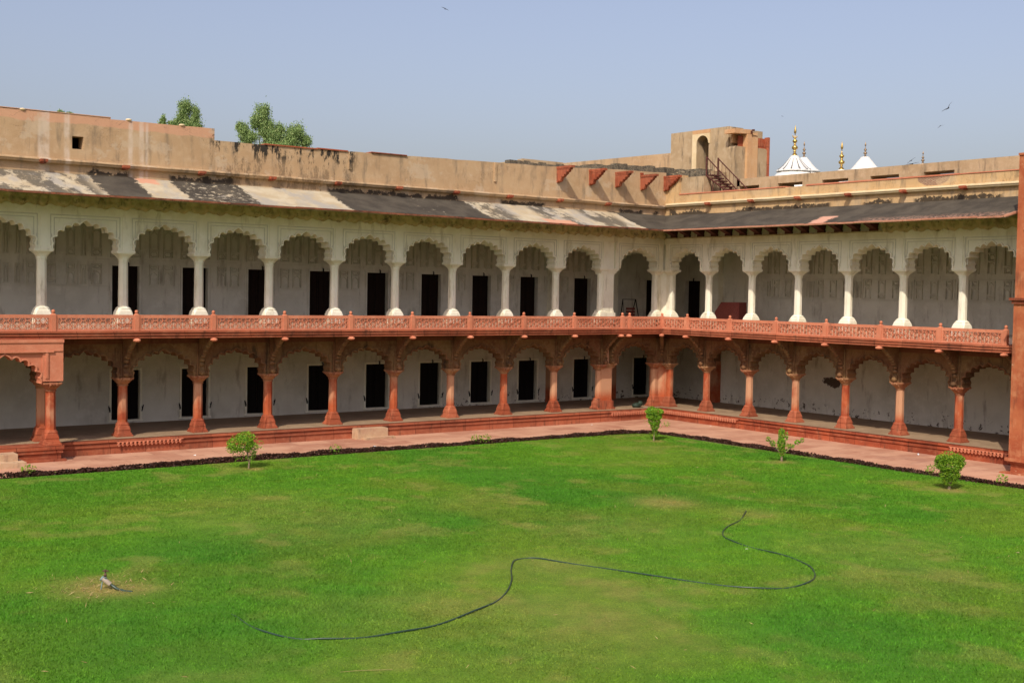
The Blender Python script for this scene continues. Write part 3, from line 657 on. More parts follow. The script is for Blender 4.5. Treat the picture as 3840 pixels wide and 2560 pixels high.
# carved frieze (cloud-scroll lobes) below the eave
def frieze(w, xa, xb, step=.055):
    nx = int((xb-xa)/step); nz = 9; vs = []; fs = []
    for i in range(nx+1):
        x = xa+(xb-xa)*i/nx; ph = (x/.76) % 1.0; ph2 = (x/.38+.25) % 1.0
        lob = abs(math.sin(math.pi*ph)); lob2 = abs(math.sin(math.pi*ph2))
        for k in range(nz):
            t = k/(nz-1); z = 8.64+.10*(1-lob)*(1-t)+.62*t-.05*lob2*(1-t)
            bulge = .13*math.exp(-((t-.25)/.16)**2)*lob**.6 + .12*math.exp(-((t-.6)/.17)**2)*lob2**.6
            d = .33+.16*t+bulge + .02*math.sin(x*23+k*1.7)
            vs.append((x, -d, z))
    for i in range(nx):
        for k in range(nz-1): a = i*nz+k; fs.append((a, a+nz, a+nz+1, a+1))
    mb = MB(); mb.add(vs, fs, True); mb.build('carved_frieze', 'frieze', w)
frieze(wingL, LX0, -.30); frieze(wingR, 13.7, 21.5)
# painted brackets below the shorter wing's eave
eb = MB(); eb.prism([(-.19, 8.70), (-.32, 8.76), (-1.35, 9.16), (-1.35, 9.24), (-.12, 9.68), (-.12, 8.72)], 'x', -.16, .16)
eb.prism([(-.20, 8.68), (-.42, 8.70), (-.42, 8.80), (-.20, 8.80)], 'x', -.20, .20); eb = eb.mesh('eave_bracket')
for k in range(14): put('eave_bracket', eb, 'iron', wingR, (1.05+.94*k, 0, 0))
MB().run([(.19, 8.655), (.42, 8.655), (.42, 8.70), (.19, 8.70)], 13.7, 'R').build('eave_batten', 'frieze', wingR)

# --- parapets above the eaves
def polygon_wall(mb, top, z0, y0, y1, hole=None):
    # top: list of (x, z) along the wing; each stretch becomes its own block so an opening can be left out
    for (xa, za), (xb, zb) in zip(top[:-1], top[1:]):
        if xb-xa < 1e-4: continue
        k_ = max(1, int((xb-xa)/.45)); tp_ = [(xb+(xa-xb)*i/k_, zb+(za-zb)*i/k_+(random.uniform(-.018, .010) if 0 < i < k_ else 0)) for i in range(k_+1)]
        mb.prism([(xa, z0), (xb, z0)]+tp_, 'y', y0, y1)
pw = MB()
polygon_wall(pw, [(LX0, 12.06), (-30.33, 12.07)], 9.0, .0, .6)
pw.box(-30.33, -29.91, .0, .6, 9.0, 10.80); pw.box(-30.33, -29.91, .0, .6, 11.27, 12.07); 
polygon_wall(pw, [(-29.91, 12.07), (-28.9, 12.08)], 9.0, .0, .6); polygon_wall(pw, [(-28.9, 12.02), (-24.76, 12.06)], 9.0, .0, .6)
polygon_wall(pw, [(-24.76, 11.60), (-22.9, 11.60), (-18.6, 11.66)], 9.0, .0, .6); polygon_wall(pw, [(-18.6, 11.67), (-10.93, 11.80)], 9.0, .012, .6)
polygon_wall(pw, [(-10.93, 11.80), (-8.2, 11.84), (-3.1, 12.04), (0.0, 12.10)], 9.0, .0, .6)
for x in (-18.6, -10.93): pw.box(x-.10, x+.02, -.06, .05, 10.9, 11.64 if x < -15 else 11.77)
pw.build('parapet', 'tan', wingL)
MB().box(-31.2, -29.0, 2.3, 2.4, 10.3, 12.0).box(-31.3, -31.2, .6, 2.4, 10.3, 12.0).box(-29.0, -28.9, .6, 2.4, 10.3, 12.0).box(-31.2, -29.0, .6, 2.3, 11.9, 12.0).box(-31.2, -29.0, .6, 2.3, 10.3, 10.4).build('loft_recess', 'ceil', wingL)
for a, b, z in ((-22.6, -20.2, 11.612), (-20.2, -18.75, 11.642), (-17.6, -15.8, 11.69)): MB().box(a, b, -.05, .62, z, z+.05).build('coping', 'red', wingL)
MB().box(-33.4, -28.9, -.02, .62, 12.075, 12.10).build('coping', 'tan', wingL)
for a in (-32.1, -28.2, -26.1): MB().ell((a, .03, 12.07), (.13, .1, .05), 8, 5).build('coping_knob', 'cream', wingL)
pr = MB(); pr.box(.0, RX1, 0, .7, 9.0, 10.90); pr.box(.0, .98, -.001, .7, 10.90, 11.93)
pr.build('parapet', 'ochre', wingR)
for a, b in ((1.0, 3.0), (3.0, 6.9), (6.9, 8.0), (9.2, 13.4), (13.4, 17.1), (17.1, RX1)): MB().box(a+.006, b-.006, -.03, .72, 10.90+random.uniform(0, .01), 10.955+random.uniform(-.008, .008)).build('coping', 'pink', wingR)
# upper slotted parapet, set back
def sx(X): return -( -46.343 + (-X+46.343)*1.0167)
slots = [(sx(a), sx(b)) for a, b in ((4.55, 6.0), (7.17, 8.65), (9.79, 11.25), (12.43, 13.92), (15.14, 16.6))]
up_ = MB(); x = 4.05; Y0, Y1 = 1.15, 2.35
for a, b in slots:
    up_.box(x, a, Y0, Y1, 10.7, 11.62); up_.box(a, b, Y0, Y1, 10.7, 10.92); up_.box(a, b, Y0, Y1, 11.25, 11.62); x = b
up_.box(x, RX1, Y0, Y1, 10.7, 11.62)
up_.build('slotted_parapet', 'dun', wingR)
for w, s, xf in ((wingL, 'L', LX0), (wingR, 'R', RX1)):
    MB().run([(-.005, 10.37), (.0, 10.39), (.12, 10.385), (.20, 10.365), (.215, 10.31), (.18, 10.27), (.16, 10.22), (.08, 10.20), (-.005, 10.20)] if s == 'L' else
             [(-.005, 10.47), (.0, 10.49), (.12, 10.485), (.20, 10.465), (.215, 10.40), (.18, 10.36), (.16, 10.32), (.08, 10.30), (-.005, 10.30)], xf, s, 40, .006).build('string_course', 'cream' if s == 'R' else 'tan', w)
sp = MB(); sp.box(-.13, .13, -.36, .02, -.055, .045); sp.prism([(-.1, -.055), (.1, -.055), (.07, -.11), (-.07, -.11)], 'y', -.32, .0); sp = sp.mesh('water_spout')
for x in colL + [-4.15]: put('water_spout', sp, 'red', wingL, (x, 0, 10.27))
for x in colR: put('water_spout', sp, 'red', wingR, (x, 0, 10.37))
# red corbels high on the longer wing's parapet
cb = [(0, .0), (-1.10, .0), (-1.12, -.07), (-1.03, -.10), (-.98, -.19), (-.92, -.13), (-.88, -.27), (-.80, -.29), (-.77, -.22), (-.72, -.37), (-.63, -.40), (-.60, -.33), (-.54, -.49), (-.43, -.50), (-.38, -.44), (-.33, -.60), (-.27, -.70), (-.19, -.72), (-.14, -.66), (-.09, -.74), (0, -.76)]
cbm = MB().prism(cb, 'x', -.09, .09); cbm.box(-.11, .11, -1.13, 0, -.09, .012)
for y_, z_, r_c in ((-.95, -.13, .075), (-.80, -.25, .08), (-.63, -.36, .085), (-.43, -.46, .09), (-.22, -.64, .10)): cbm.ell((0, y_, z_), (.115, r_c, r_c), 8, 5)
cbm = cbm.mesh('corbel')
for x, z in ((-7.2, 11.86), (-5.15, 11.87), (-3.43, 11.87), (-1.72, 11.84), (-.09, 11.90)): put('corbel', cbm, 'orange' if False else 'red', wingL, (x, 0, z))
put('corbel', MB().box(-.12, .02, -.12, 0, 0, .10).mesh('corbel_block'), 'red', wingL, (-1.72, 0, 11.87)).name = 'corbel_block'
# roof slabs and outer walls that close the wings
MB().box(LX0, 8.2, .6, 8.2, 10.55, 10.75).box(LX0, 8.2, 8.0, 8.2, -.6, 10.5).build('roof', 'dun', wingL)
MB().box(.6, RX1, .7, 8.2, 10.5, 10.7).box(.6, RX1, 8.0, 8.2, -.6, 10.5).build('roof', 'dun', wingR)

# ------------------------------------------------------------------ roof-top structures
ter = thing('roof_terrace', 'raised roof terrace with a ragged dark rubble edge behind the red corbels', 'terrace')
m = MB(); random.seed(5)
x = -9.6
while x < 2.2:
    l = random.uniform(.14, .42); base = 12.10+.33*max(0, min(1, (x+5.6)/3.2)) if x > -5.6 else 12.06+.0*x
    top = base + random.uniform(-.05, .05); m.box(x, x+l-.006, .66+random.uniform(-.05, .05), 1.1, 11.2, top); x += l
m.build('rubble_edge', 'rubble', ter)
MB().box(-8.8, -6.3, .75, .9, 11.2, 12.2).build('kerb_stone', 'dun', ter)
MB().box(-9.5, 1.9, 1.0, 5.2, 10.8, 12.02).box(.7, 5.5, -2.35, 4.2, 10.75, 12.12).build('terrace_block', 'dun', ter)
m = MB(); m.prism([(-.96, 0.12), (-.96, .62), (-2.6, .62), (-2.6, 0.12)], 'z', 10.9, 11.79); m2 = MB()
m2.box(.12, .62, -2.6, -.96, 10.9, 11.79); m2.build('parapet_block', 'dun', ter)
m = MB()
for i in range(26):
    y = -2.3+.16*i; m.box(.55+random.uniform(0, .1), 1.0, y, y+.15, 11.8, 12.12+random.uniform(-.06, .08))
m.build('rubble_edge', 'rubble', ter)

bw = thing('roof_wall', 'long tan wall rising behind the roof terrace beside the stair tower', 'wall')
MB().prism([(3.0, 10.8), (13.5, 10.8), (13.5, 13.88), (3.0, 13.74)], 'x', 4.0, 4.5).build('wall_face', 'tan', bw)
MB().prism([(.4, 10.8), (4.45, 10.8), (4.45, 13.88), (.7, 13.88)], 'y', 13.3, 13.8).build('return_wall', 'tan', bw)

tw = thing('stair_tower', 'square tan roof tower with a narrow arched doorway', 'tower', rz=-math.pi/2)
dx0, dx1, dz0, dzs = .17, 1.03, 12.33, 13.72
ap = [(dx0, dz0), (dx0, dzs)] + [((dx0+dx1)/2-(dx1-dx0)/2*math.cos(t), dzs+.42*math.sin(t)) for t in [math.pi*i/12 for i in range(1, 12)]] + [(dx1, dzs), (dx1, dz0)]
MB().prism([(-1.78, 11.95)] + [(dx0, 11.95)] + ap + [(dx1, 11.95), (2.41, 11.95), (2.41, 14.46), (-1.78, 14.46)], 'y', 2.0, 3.1).build('wall', 'dun', tw)
MB().box(-1.75, 2.38, 3.1, 4.6, 11.95, 14.42).build('rear_wall', 'dun', tw)
MB().prism([(2.38, 2.1), (2.38, 2.9), (2.50, 2.8), (2.52, 2.3), (2.46, 2.15)], 'z', 11.95, 14.44).build('corner_shaft', 'dun', tw)
MB().prism([(-.14, dz0), (dx0-.005, dz0), (dx0-.005, dzs)] + [(p[0], p[1]+.01) for p in ap[2:-2]] + [(dx1+.005, dzs), (dx1+.09, dzs), (dx1+.09, 14.25), (-.14, 14.25)], 'y', 1.96, 2.003).build('door_surround', 'cream', tw)
MB().box(-.14, dx1+.1, 1.97, 2.003, 14.26, 14.44).build('door_lintel', 'orange', tw)
MB().box(dx1-.16, dx1-.01, 2.3, 2.36, dz0, dzs+.25).build('door', 'brownblack', tw)
MB().box(-.2, 1.3, 1.1, 2.0, 11.9, 12.32).build('threshold', 'rubble', tw)
MB().box(-.3, .35, .95, 1.3, 11.75, 12.2).build('threshold_block', 'cream', tw)

pv = thing('roof_pavilion', 'broken roof pavilion with low tan walls, an orange post and red stone panel', 'pavilion')
def rounded(x0, x1, z0, z1, r=.12): return [(x0, z0), (x1, z0), (x1, z1-r), (x1-r*.3, z1-r*.3), (x1-r, z1), (x0+r, z1), (x0+r*.3, z1-r*.3), (x0, z1-r)]
MB().prism(rounded(1.62, 2.75, 10.9, 13.38), 'y', -3.2, -2.75).prism(rounded(2.95, 4.05, 10.9, 13.40), 'y', -3.2, -2.75).build('low_wall', 'dun', pv)
MB().box(2.42, 2.72, -3.34, -2.9, 11.75, 14.02).box(2.72, 3.24, -3.30, -2.9, 11.75, 13.98).build('post', 'orange', pv)
MB().box(2.35, 3.2, -3.4, -3.2, 11.62, 11.75).build('post_foot', 'red', pv)
m = MB(); m.prism([(1.5, 14.0), (1.5, 14.22), (2.75, 14.27), (2.83, 14.2), (2.75, 14.05)], 'y', -3.3, -2.6); m.box(2.72, 3.15, -3.35, -2.6, 14.0, 14.14); m.build('beam', 'orange', pv)
m = MB(); m.tube([(2.72, -3.36, 14.06), (2.66, -3.37, 14.16), (2.74, -3.37, 14.24), (2.86, -3.37, 14.25)], .05, 6); m.build('broken_hook', 'iron', pv)
MB().box(2.1, 4.12, -3.02, -2.95, 13.0, 13.94).build('panel', 'red', pv)
MB().box(4.06, 4.20, -3.25, -3.0, 11.5, 14.0).build('edge_post', 'red', pv)
MB().box(2.0, 2.45, -2.7, -2.55, 13.6, 14.0).build('ledge', 'orange', pv)

st = thing('iron_stair', 'rusty iron stair with two thin handrails climbing to the tower doorway', 'staircase')
def rail(x, y0, z0, y1, z1):
    m = MB(); m.tube([(x, y0+.03, z0), (x, y1, z1)], .03, 6)
    m.tube([(x, y0, z0-1.0), (x, y0, z0+.02)], .05, 6)
    for k in range(1, 8):
        t = k/8; m.tube([(x, y0+(y1-y0)*t, z0+(z1-z0)*t), (x, y0+(y1-y0)*t, z0+(z1-z0)*t-.75*(1-t*.45))], .013, 4)
    return m
rail(.30, -2.58, 12.76, -4.72, 10.95).build('handrail', 'iron', st)
rail(.95, -2.75, 12.72, -4.85, 10.98).build('handrail', 'iron', st)
m = MB()
for k in range(6):
    t = k/6; y = -2.75-1.45*t; z = 11.82-.93*t; m.box(.30, .95, y-.2, y+.08, z-.03, z+.03)
m.build('tread', 'iron', st)
m = MB()
for x in (.32, .93): m.tube([(x, -2.55, 11.82), (x, -4.2, 10.82)], .045, 5)
for x in (.35, .9): m.tube([(x, -3.0, 11.5), (x, -3.0, 10.75)], .03, 5); m.tube([(x, -3.7, 11.1), (x, -3.7, 10.75)], .03, 5)
m.build('stringer', 'iron', st)

# ------------------------------------------------------------------ side porch and the red pavilion
po = thing('porch', 'projecting red sandstone porch with a cusped arch and thick octagonal column', 'porch')
MB().prism([(-38.2, .7), (-31.08, .7), (-31.08, 1.72), (-38.2, 1.72)], 'z', 0, .001).build('x', 'red', po) if False else None
m = MB(); m.box(-38.2, -31.08, -1.68, -.72, -.13, .012); m.box(-38.2, -31.11, -1.64, -.72, -.26, -.13); m.box(-38.2, -31.16, -1.58, -.72, -.50, -.26); m.box(-38.2, -31.02, -1.76, -.72, -.56, -.48)
m.build('plinth', 'red', po)
for x in (-31.47, -34.73, -37.99):
    c = put('column', lo_shaft, 'shaft', po, (x, -1.33, 0)); put('base', lo_base, 'red', c); put('capital', lo_cap, 'pink', c)
    MB().box(-.36, .36, -.30, .33, 2.315, 3.815).box(-.27, -.16, -.335, -.29, 2.42, 3.4).box(-.24, -.19, -.345, -.33, 2.46, 3.36).build('impost', 'pink', c)
for xc in (-33.1, -36.36):
    a, b = arch_mesh(2.6, 2.25, 3.27, 3.40, .50, .12); o = put('arch', a, 'pink', po, (xc, -1.33, 0)); put('arch_moulding', b.mesh('arch_moulding'), 'pink', o)
m = MB(); m.box(-38.3, -31.12, -1.665, -1.0, 3.815-.42, 3.70); m.box(-38.3, -31.1, -1.70, -1.0, 3.70, 3.813); m.box(-38.3, -31.45, -1.69, -1.6, 3.35, 3.41)
m.build('lintel', 'pink', po)
sl = thing('stone_steps', 'two worn buff stone steps at the foot of the red porch', 'steps', (0, 0, 0))
MB().box(-38, -32.68, -2.78, -1.7, -.56, -.36).build('tread', 'step', sl); MB().box(-38, -32.85, -2.32, -1.7, -.36, -.12).build('tread', 'step', sl)
sm = thing('stone_steps', 'single pale stone step block standing midway along the arcade plinth', 'steps')
m = MB(); m.cham([(-.55, .40, .99), (-.14, .40, .99), (-.10, .385, .98)]); 
MB().box(-18.82, -17.35, -1.32, -.82, -.56, -.12).box(-18.80, -17.37, -1.30, -.82, -.12, -.105).build('block', 'step', sm)
MB().prism([(-18.62, -1.62), (-17.10, -1.52), (-17.05, -1.30), (-18.6, -1.30)], 'z', -.56, -.46).build('slab', 'step', sm)

rp = thing('sandstone_pavilion', 'tall red sandstone pavilion closing the far end of the shorter wing', 'pavilion')
m = MB(); m.box(-2.70, 5, -28, -21.30, .02, 5.70); m.box(-2.68, 5, -28, -21.32, 5.92, 11.14); m.box(-2.72, 5, -28.03, -21.30, 11.14, 11.22); m.build('wall', 'pav', rp)
m = MB()
for a, b in ((-21.98, -21.86), (-24.2, -24.08)): m.box(-2.75, -2.6, a, b, .02, 5.70); m.box(-2.73, -2.6, a, b, 5.92, 8.4)
m.build('pilaster', 'pav', rp)
m = MB(); m.box(-2.84, 5, -28.1, -21.18, 5.83, 5.92); m.box(-2.77, 5, -28.05, -21.25, 5.70, 5.83); m.build('string_course', 'red', rp)
m = MB(); m.box(-2.80, 5, -28, -21.2, -.10, .02); m.box(-2.72, 5, -28, -21.26, -.18, -.10); m.box(-2.62, 5, -28, -21.35, -.5, -.18); m.box(-2.95, 5, -28, -21.1, -.57, -.5); m.build('base', 'pav', rp)
m = MB(); m.box(-2.72, -2.6, -21.72, -21.60, 8.4, 8.5); m.build('joint_block', 'pink', rp)

# ------------------------------------------------------------------ courtyard: ground, paving, lawn, hedge
def sheet(name, x0, x1, y0, y1, z, mat, kind='structure'):
    me = bpy.data.meshes.new(name); me.from_pydata([(x0, y0, z), (x1, y0, z), (x1, y1, z), (x0, y1, z)], [], [(0, 1, 2, 3)]); return put(name, me, mat, kind=kind)
sheet('ground', -1500, 1500, -1500, 1500, -.62, 'ground')
sheet('paving', -48, -.3, -62, -.3, -.55, 'paving')

_perm = RNG.random((256, 256))
def vnoise(x, y, s):
    x = x*s; y = y*s; xi = np.floor(x).astype(int); yi = np.floor(y).astype(int); fx = x-xi; fy = y-yi
    fx = fx*fx*(3-2*fx); fy = fy*fy*(3-2*fy); g = lambda a, b: _perm[a % 256, b % 256]
    return (g(xi, yi)*(1-fx)+g(xi+1, yi)*fx)*(1-fy)+(g(xi, yi+1)*(1-fx)+g(xi+1, yi+1)*fx)*fy
def fbm(x, y, s, o=4):
    r = 0; a = .5; t = 0
    for k in range(o): r = r+a*vnoise(x+17.3*k, y-9.1*k, s*2**k); t += a; a *= .55
    return r/t
DRY = [(-18.5, -19.4, 1.1, .75), (-23.5, -16.4, 1.6, .35), (-29.5, -27.5, 1.3, .55), (-31.3, -25.6, 1.5, .5), (-22.4, -21.8, 1.8, .45), (-29.4, -13.3, 2.6, .22), (-29.1, -16.6, 3.2, .34), (-27.3, -25.5, 2.4, .3), (-18.6, -27.1, 2.2, .35),
       (-36.2, -21.0, .85, 1.0), (-35.5, -21.5, .6, .7), (-26.6, -24.3, .9, .4), (-30.5, -29.2, 2.4, .4), (-17.5, -22.2, 1.0, .45), (-26.2, -7.05, .35, 1.), (-7.9, -8.0, .35, .9), (-8.1, -15.25, .45, .9), (-8.5, -22.75, .55, .9), (-20.5, -30.0, 1.6, .3)]
LUSH = [(-25.7, -31.5, 2.6, .8), (-35.8, -23.4, 2.2, .55), (-32.8, -21.6, 2.4, .5), (-23.9, -21.9, 1.1, .5), (-33.9, -9.8, 3.5, .35), (-13.0, -21.2, 3.5, .3), (-34.5, -26.5, 1.8, .45), (-27.5, -20.0, 1.6, .35), (-19.88, -29.2, .45, .8), (-21, -30.5, 2, .45), (-37.5, -25, 2.5, .5), (-27.0, -33.5, 2.2, .5), (-36.5, -27.5, 2.0, .45)]
LIME = [(-29.0, -22.9, 1.8, .45), (-22.9, -24.5, 2.0, .3), (-32.4, -12.3, 3.5, .3), (-12.0, -12.0, 5, .25), (-17, -10, 5, .25)]
def turf(x, y):
    base = np.stack([np.full_like(x, .090), np.full_like(x, .250), np.full_like(x, .012)], -1)
    dry = np.array([.36, .265, .085]); lush = np.array([.046, .195, .011]); lime = np.array([.145, .285, .014]); olive = np.array([.155, .22, .02])
    wx = x+1.6*(fbm(x, y, .35)-.5)*2; wy = y+1.6*(fbm(x+40, y+3, .35)-.5)*2
    def blend(c, m, t): return c*(1-m[..., None])+t*m[..., None]
    n1 = fbm(x, y, .16, 5); n2 = fbm(x+90, y-30, .33, 5); n3 = fbm(x-50, y+70, 1.5, 4)
    ss = lambda v, a, b: np.clip((v-a)/(b-a), 0, 1)
    c = blend(base, .75*ss(n1, .50, .66), lush); c = blend(c, .6*ss(n2, .48, .66), olive); c = blend(c, .6*ss(n3, .52, .74)*ss(n1, .62, .4), lime); c = blend(c, .34*ss(fbm(x+7, y+60, .8, 5), .58, .72), dry)
    for L, t in ((LUSH, lush), (LIME, lime), (DRY, dry)):
        for px_, py_, r, a in L:
            d = ((wx-px_)**2+(wy-py_)**2)/r**2
            if r < 1.2: d = ((x-px_+.25*(n3-.5))**2+(y-py_+.3*(n3-.5))**2)/r**2
            brk = (.5+.8*(fbm(x+11, y+5, 2.4, 4)-.28) if r > 1.2 else .75+.5*(n3-.2)) if t is dry else 1.0
            c = blend(c, np.clip(a*np.exp(-d*1.2)*brk, 0, 1), t)
    n4 = fbm(x+3, y+8, 3.4, 3); c = c*(.78+.44*n4)[..., None]
    return c
def col_attr(me, cols, domain='POINT'):
    at = me.color_attributes.new('turf', 'FLOAT_COLOR', domain); a = np.ones((len(cols), 4), np.float32); a[:, :3] = cols; at.data.foreach_set('color', a.ravel())
LX, LY = np.linspace(-47, -5.95, 260), np.linspace(-45, -5.1, 260)
gx, gy = np.meshgrid(LX, LY, indexing='ij')
gz = -.525+.03*(fbm(gx, gy, .25)-.5)+.012*(fbm(gx, gy, 1.3)-.5)
nx, ny = gx.shape
idx = np.arange(nx*ny).reshape(nx, ny)
faces = np.stack([idx[:-1, :-1], idx[1:, :-1], idx[1:, 1:], idx[:-1, 1:]], -1).reshape(-1, 4)
me = bpy.data.meshes.new('lawn'); me.from_pydata(np.stack([gx, gy, gz], -1).reshape(-1, 3).tolist(), [], faces.tolist()); me.update()
me.polygons.foreach_set('use_smooth', [True]*len(me.polygons))
col_attr(me, turf(gx.ravel(), gy.ravel())); put('lawn', me, 'lawn', kind='structure')

def tri_mesh(name, V, nper):
    n = len(V)//nper; me = bpy.data.meshes.new(name)
    me.vertices.add(len(V)); me.vertices.foreach_set('co', np.asarray(V, np.float32).ravel())
    me.loops.add(len(V)); me.loops.foreach_set('vertex_index', np.arange(len(V), dtype=np.int32))
    me.polygons.add(n); me.polygons.foreach_set('loop_start', np.arange(0, len(V), nper, dtype=np.int32)); me.polygons.foreach_set('loop_total', np.full(n, nper, np.int32))
    me.update(); me.validate(); return me
# grass blades over the part of the lawn in view
def in_view(x, y):
    dx, dy = x-CAM.x, y-CAM.y; a = np.arctan2(dx, dy)-YAW; return (np.abs(a) < .45) & (np.hypot(dx, dy) < 62)
N = 900000
bx = RNG.uniform(-44, -6.1, N); by = RNG.uniform(-40, -5.3, N)
k = in_view(bx, by); dist = np.hypot(bx-CAM.x, by-CAM.y); k &= RNG.random(N) < np.clip((34/np.maximum(dist, 1))**1.5, .25, 1)
bx, by, dist = bx[k], by[k], dist[k]; n = len(bx)
bc = turf(bx, by); lushness = np.clip((bc[:, 1]-bc[:, 0]*1.2)/.12, .15, 1)
h = RNG.uniform(.018, .045, n)*(.55+.6*lushness); w_ = RNG.uniform(.005, .010, n)*(1+dist/45); th = RNG.uniform(0, 2*np.pi, n); ln = RNG.uniform(.3, 1.1, n)*h; la_ = RNG.uniform(0, 2*np.pi, n)
z0 = np.full(n, -.528)
V = np.empty((n, 3, 3)); V[:, 0] = np.stack([bx-w_*np.cos(th), by-w_*np.sin(th), z0], -1); V[:, 1] = np.stack([bx+w_*np.cos(th), by+w_*np.sin(th), z0], -1); V[:, 2] = np.stack([bx+ln*np.cos(la_), by+ln*np.sin(la_), z0+h], -1)
me = tri_mesh('grass_blades', V.reshape(-1, 3), 3)
col_attr(me, np.repeat(np.clip(bc*RNG.uniform(.8, 1.4, (n, 1))+np.array([.02, .012, .003])*RNG.random((n, 1)), 0, 1), 3, 0), 'POINT')
g_o = put('grass', me, 'blade', kind='stuff'); g_o['label'] = 'short mown green grass blades covering the courtyard lawn'; g_o['category'] = 'grass'

# ---- foliage from many small leaf faces
def leaf_mesh(name, P, size, droop=0.0, aspect=2.0, tone=None, up=0.0):
    n = len(P); d = RNG.normal(size=(n, 3)); d[:, 2] = d[:, 2]*(1-.4*abs(droop))-droop*1.5+up; d /= np.linalg.norm(d, axis=1)[:, None]
    q = RNG.normal(size=(n, 3)); q -= (q*d).sum(1)[:, None]*d; q /= np.linalg.norm(q, axis=1)[:, None]
    s = size*RNG.uniform(.6, 1.35, n)[:, None]; a, b = d*s*.5, q*s*.5/aspect*1.2
    V = np.empty((n, 4, 3)); V[:, 0] = P-a; V[:, 1] = P+b; V[:, 2] = P+a; V[:, 3] = P-b
    me = tri_mesh(name, V.reshape(-1, 3), 4)
    t = np.clip(RNG.normal(.45, .26, n) if tone is None else tone, 0, 1)
    me.attributes.new('tone', 'FLOAT', 'FACE').data.foreach_set('value', t.astype(np.float32)); return me
def blob(c, r, n, shell=.5):
    d = RNG.normal(size=(n, 3)); d /= np.linalg.norm(d, axis=1)[:, None]; rad = RNG.random(n)**(1/3)*(1-shell)+shell*RNG.uniform(.75, 1.05, n)
    return np.array(c)+d*rad[:, None]*np.array(r)

sheet('flower_bed', -47, -5.4, -5.28, -4.72, -.538, 'soil'); sheet('flower_bed', -6.12, -5.5, -46, -5.28, -.538, 'soil')
# hedge of dark purple plants round the lawn
def hedge(name, label, pts, dens, h=.175, w=.32):
    P = []
    for (x0, y0), (x1, y1) in zip(pts[:-1], pts[1:]):
        L = math.hypot(x1-x0, y1-y0); n = int(L*dens); t = RNG.random(n); s = t*L
        hh = h*(.55+.9*fbm(x0+s*(x1-x0)/L, y0+s*(y1-y0)/L, 1.6, 3)); gap = fbm(x0+s*(x1-x0)/L+31, y0+s*(y1-y0)/L, .9, 3)
        kk = RNG.random(n) < np.clip((gap-.2)/.2, .45, 1)
        nxv, nyv = -(y1-y0)/L, (x1-x0)/L; o = RNG.normal(0, w*.28, n); o = np.clip(o, -w*.6, w*.6)
        P.append(np.stack([x0+(x1-x0)*t+nxv*o, y0+(y1-y0)*t+nyv*o, -.54+hh*np.sqrt(np.clip(1-(o/(w*.62))**2, 0, 1))*RNG.random(n)**.6], -1)[kk])
    P = np.concatenate(P); tone = RNG.random(len(P))*.8; tone[RNG.random(len(P)) < .025] = .97
    o = put(name, leaf_mesh(name, P, .07, 0, 1.7, tone, .5), 'leaf_purple'); o['label'] = label; o['category'] = 'hedge'; o['group'] = 'low purple hedges edging the lawn'
hedge('hedge', 'dense low dark purple hedge edging the lawn before the longer arcade', [(-45, -4.95), (-20, -4.97), (-8, -5.15), (-6.6, -5.35), (-5.95, -5.9)], 950)
hedge('hedge', 'thinner patchy purple hedge edging the lawn before the shorter arcade', [(-5.95, -5.9), (-5.62, -8), (-5.75, -11), (-5.95, -15), (-6.05, -19), (-5.95, -24), (-5.9, -30)], 560, .16, .28)
# sprigs of green in the hedge
P = np.concatenate([blob((x, y, -.3), (.28, .2, .18), 90) for x, y in ((-33.2, -4.9), (-21.9, -5.0), (-15.3, -5.0), (-14.9, -5.1), (-6.0, -20.3), (-5.9, -23.0), (-5.9, -13.4))])
o = put('weeds', leaf_mesh('weeds', P, .09, 0, 3, None, .8), 'leaf_lime', kind='stuff'); o['label'] = 'tufts of bright green weeds growing through the purple hedge'; o['category'] = 'weeds'

def bush(label, loc, blobs, stems, size, mat, n, loose=()):
    t = thing('shrub', label, 'shrub', loc, 0, 'young shrubs planted along the lawn edge')
    m = MB()
    for path, r in stems: m.tube(path, [r*(1-.5*i/(len(path)-1)) for i in range(len(path))], 6)
    m.build('trunk', 'pale_bark', t)
    tot = sum(b[1][0]*b[1][1]*b[1][2] for b in blobs)
    P = np.concatenate([blob(c, r, max(50, int(1.9*n*r[0]*r[1]*r[2]/tot)), .5) for c, r in blobs] + [blob(c, r, k_, .2) for c, r, k_ in loose])
    put('crown', leaf_mesh('crown', P, size*.74, 0, 1.8, None, .35), mat, t)
bush('round leafy green shrub on a leaning bare stem near the long arcade', (-26.3, -6.81, -.55),
     [((-.26, .12, .90), (.50, .48, .29)), ((-.10, .1, 1.10), (.34, .34, .24)), ((-.52, .15, .74), (.26, .25, .18)), ((.12, .02, .74), (.26, .25, .2)), ((.1, 0, .42), (.13, .13, .16)), ((.17, -.05, .5), (.1, .1, .12))],
     [([(0, 0, -.03), (.02, 0, .3), (-.05, .05, .6), (-.2, .1, .95)], .035), ([(.02, 0, .25), (.12, -.03, .5), (.2, -.05, .75)], .02), ([(-.02, .02, .5), (.0, .1, .8), (-.02, .1, 1.15)], .02)],
     .075, 'leaf_lime', 1500, [((-.1, .1, .9), (.62, .5, .45), 190), ((-.3, .05, .45), (.3, .3, .2), 90), ((.3, -.1, .75), (.25, .25, .3), 60)])
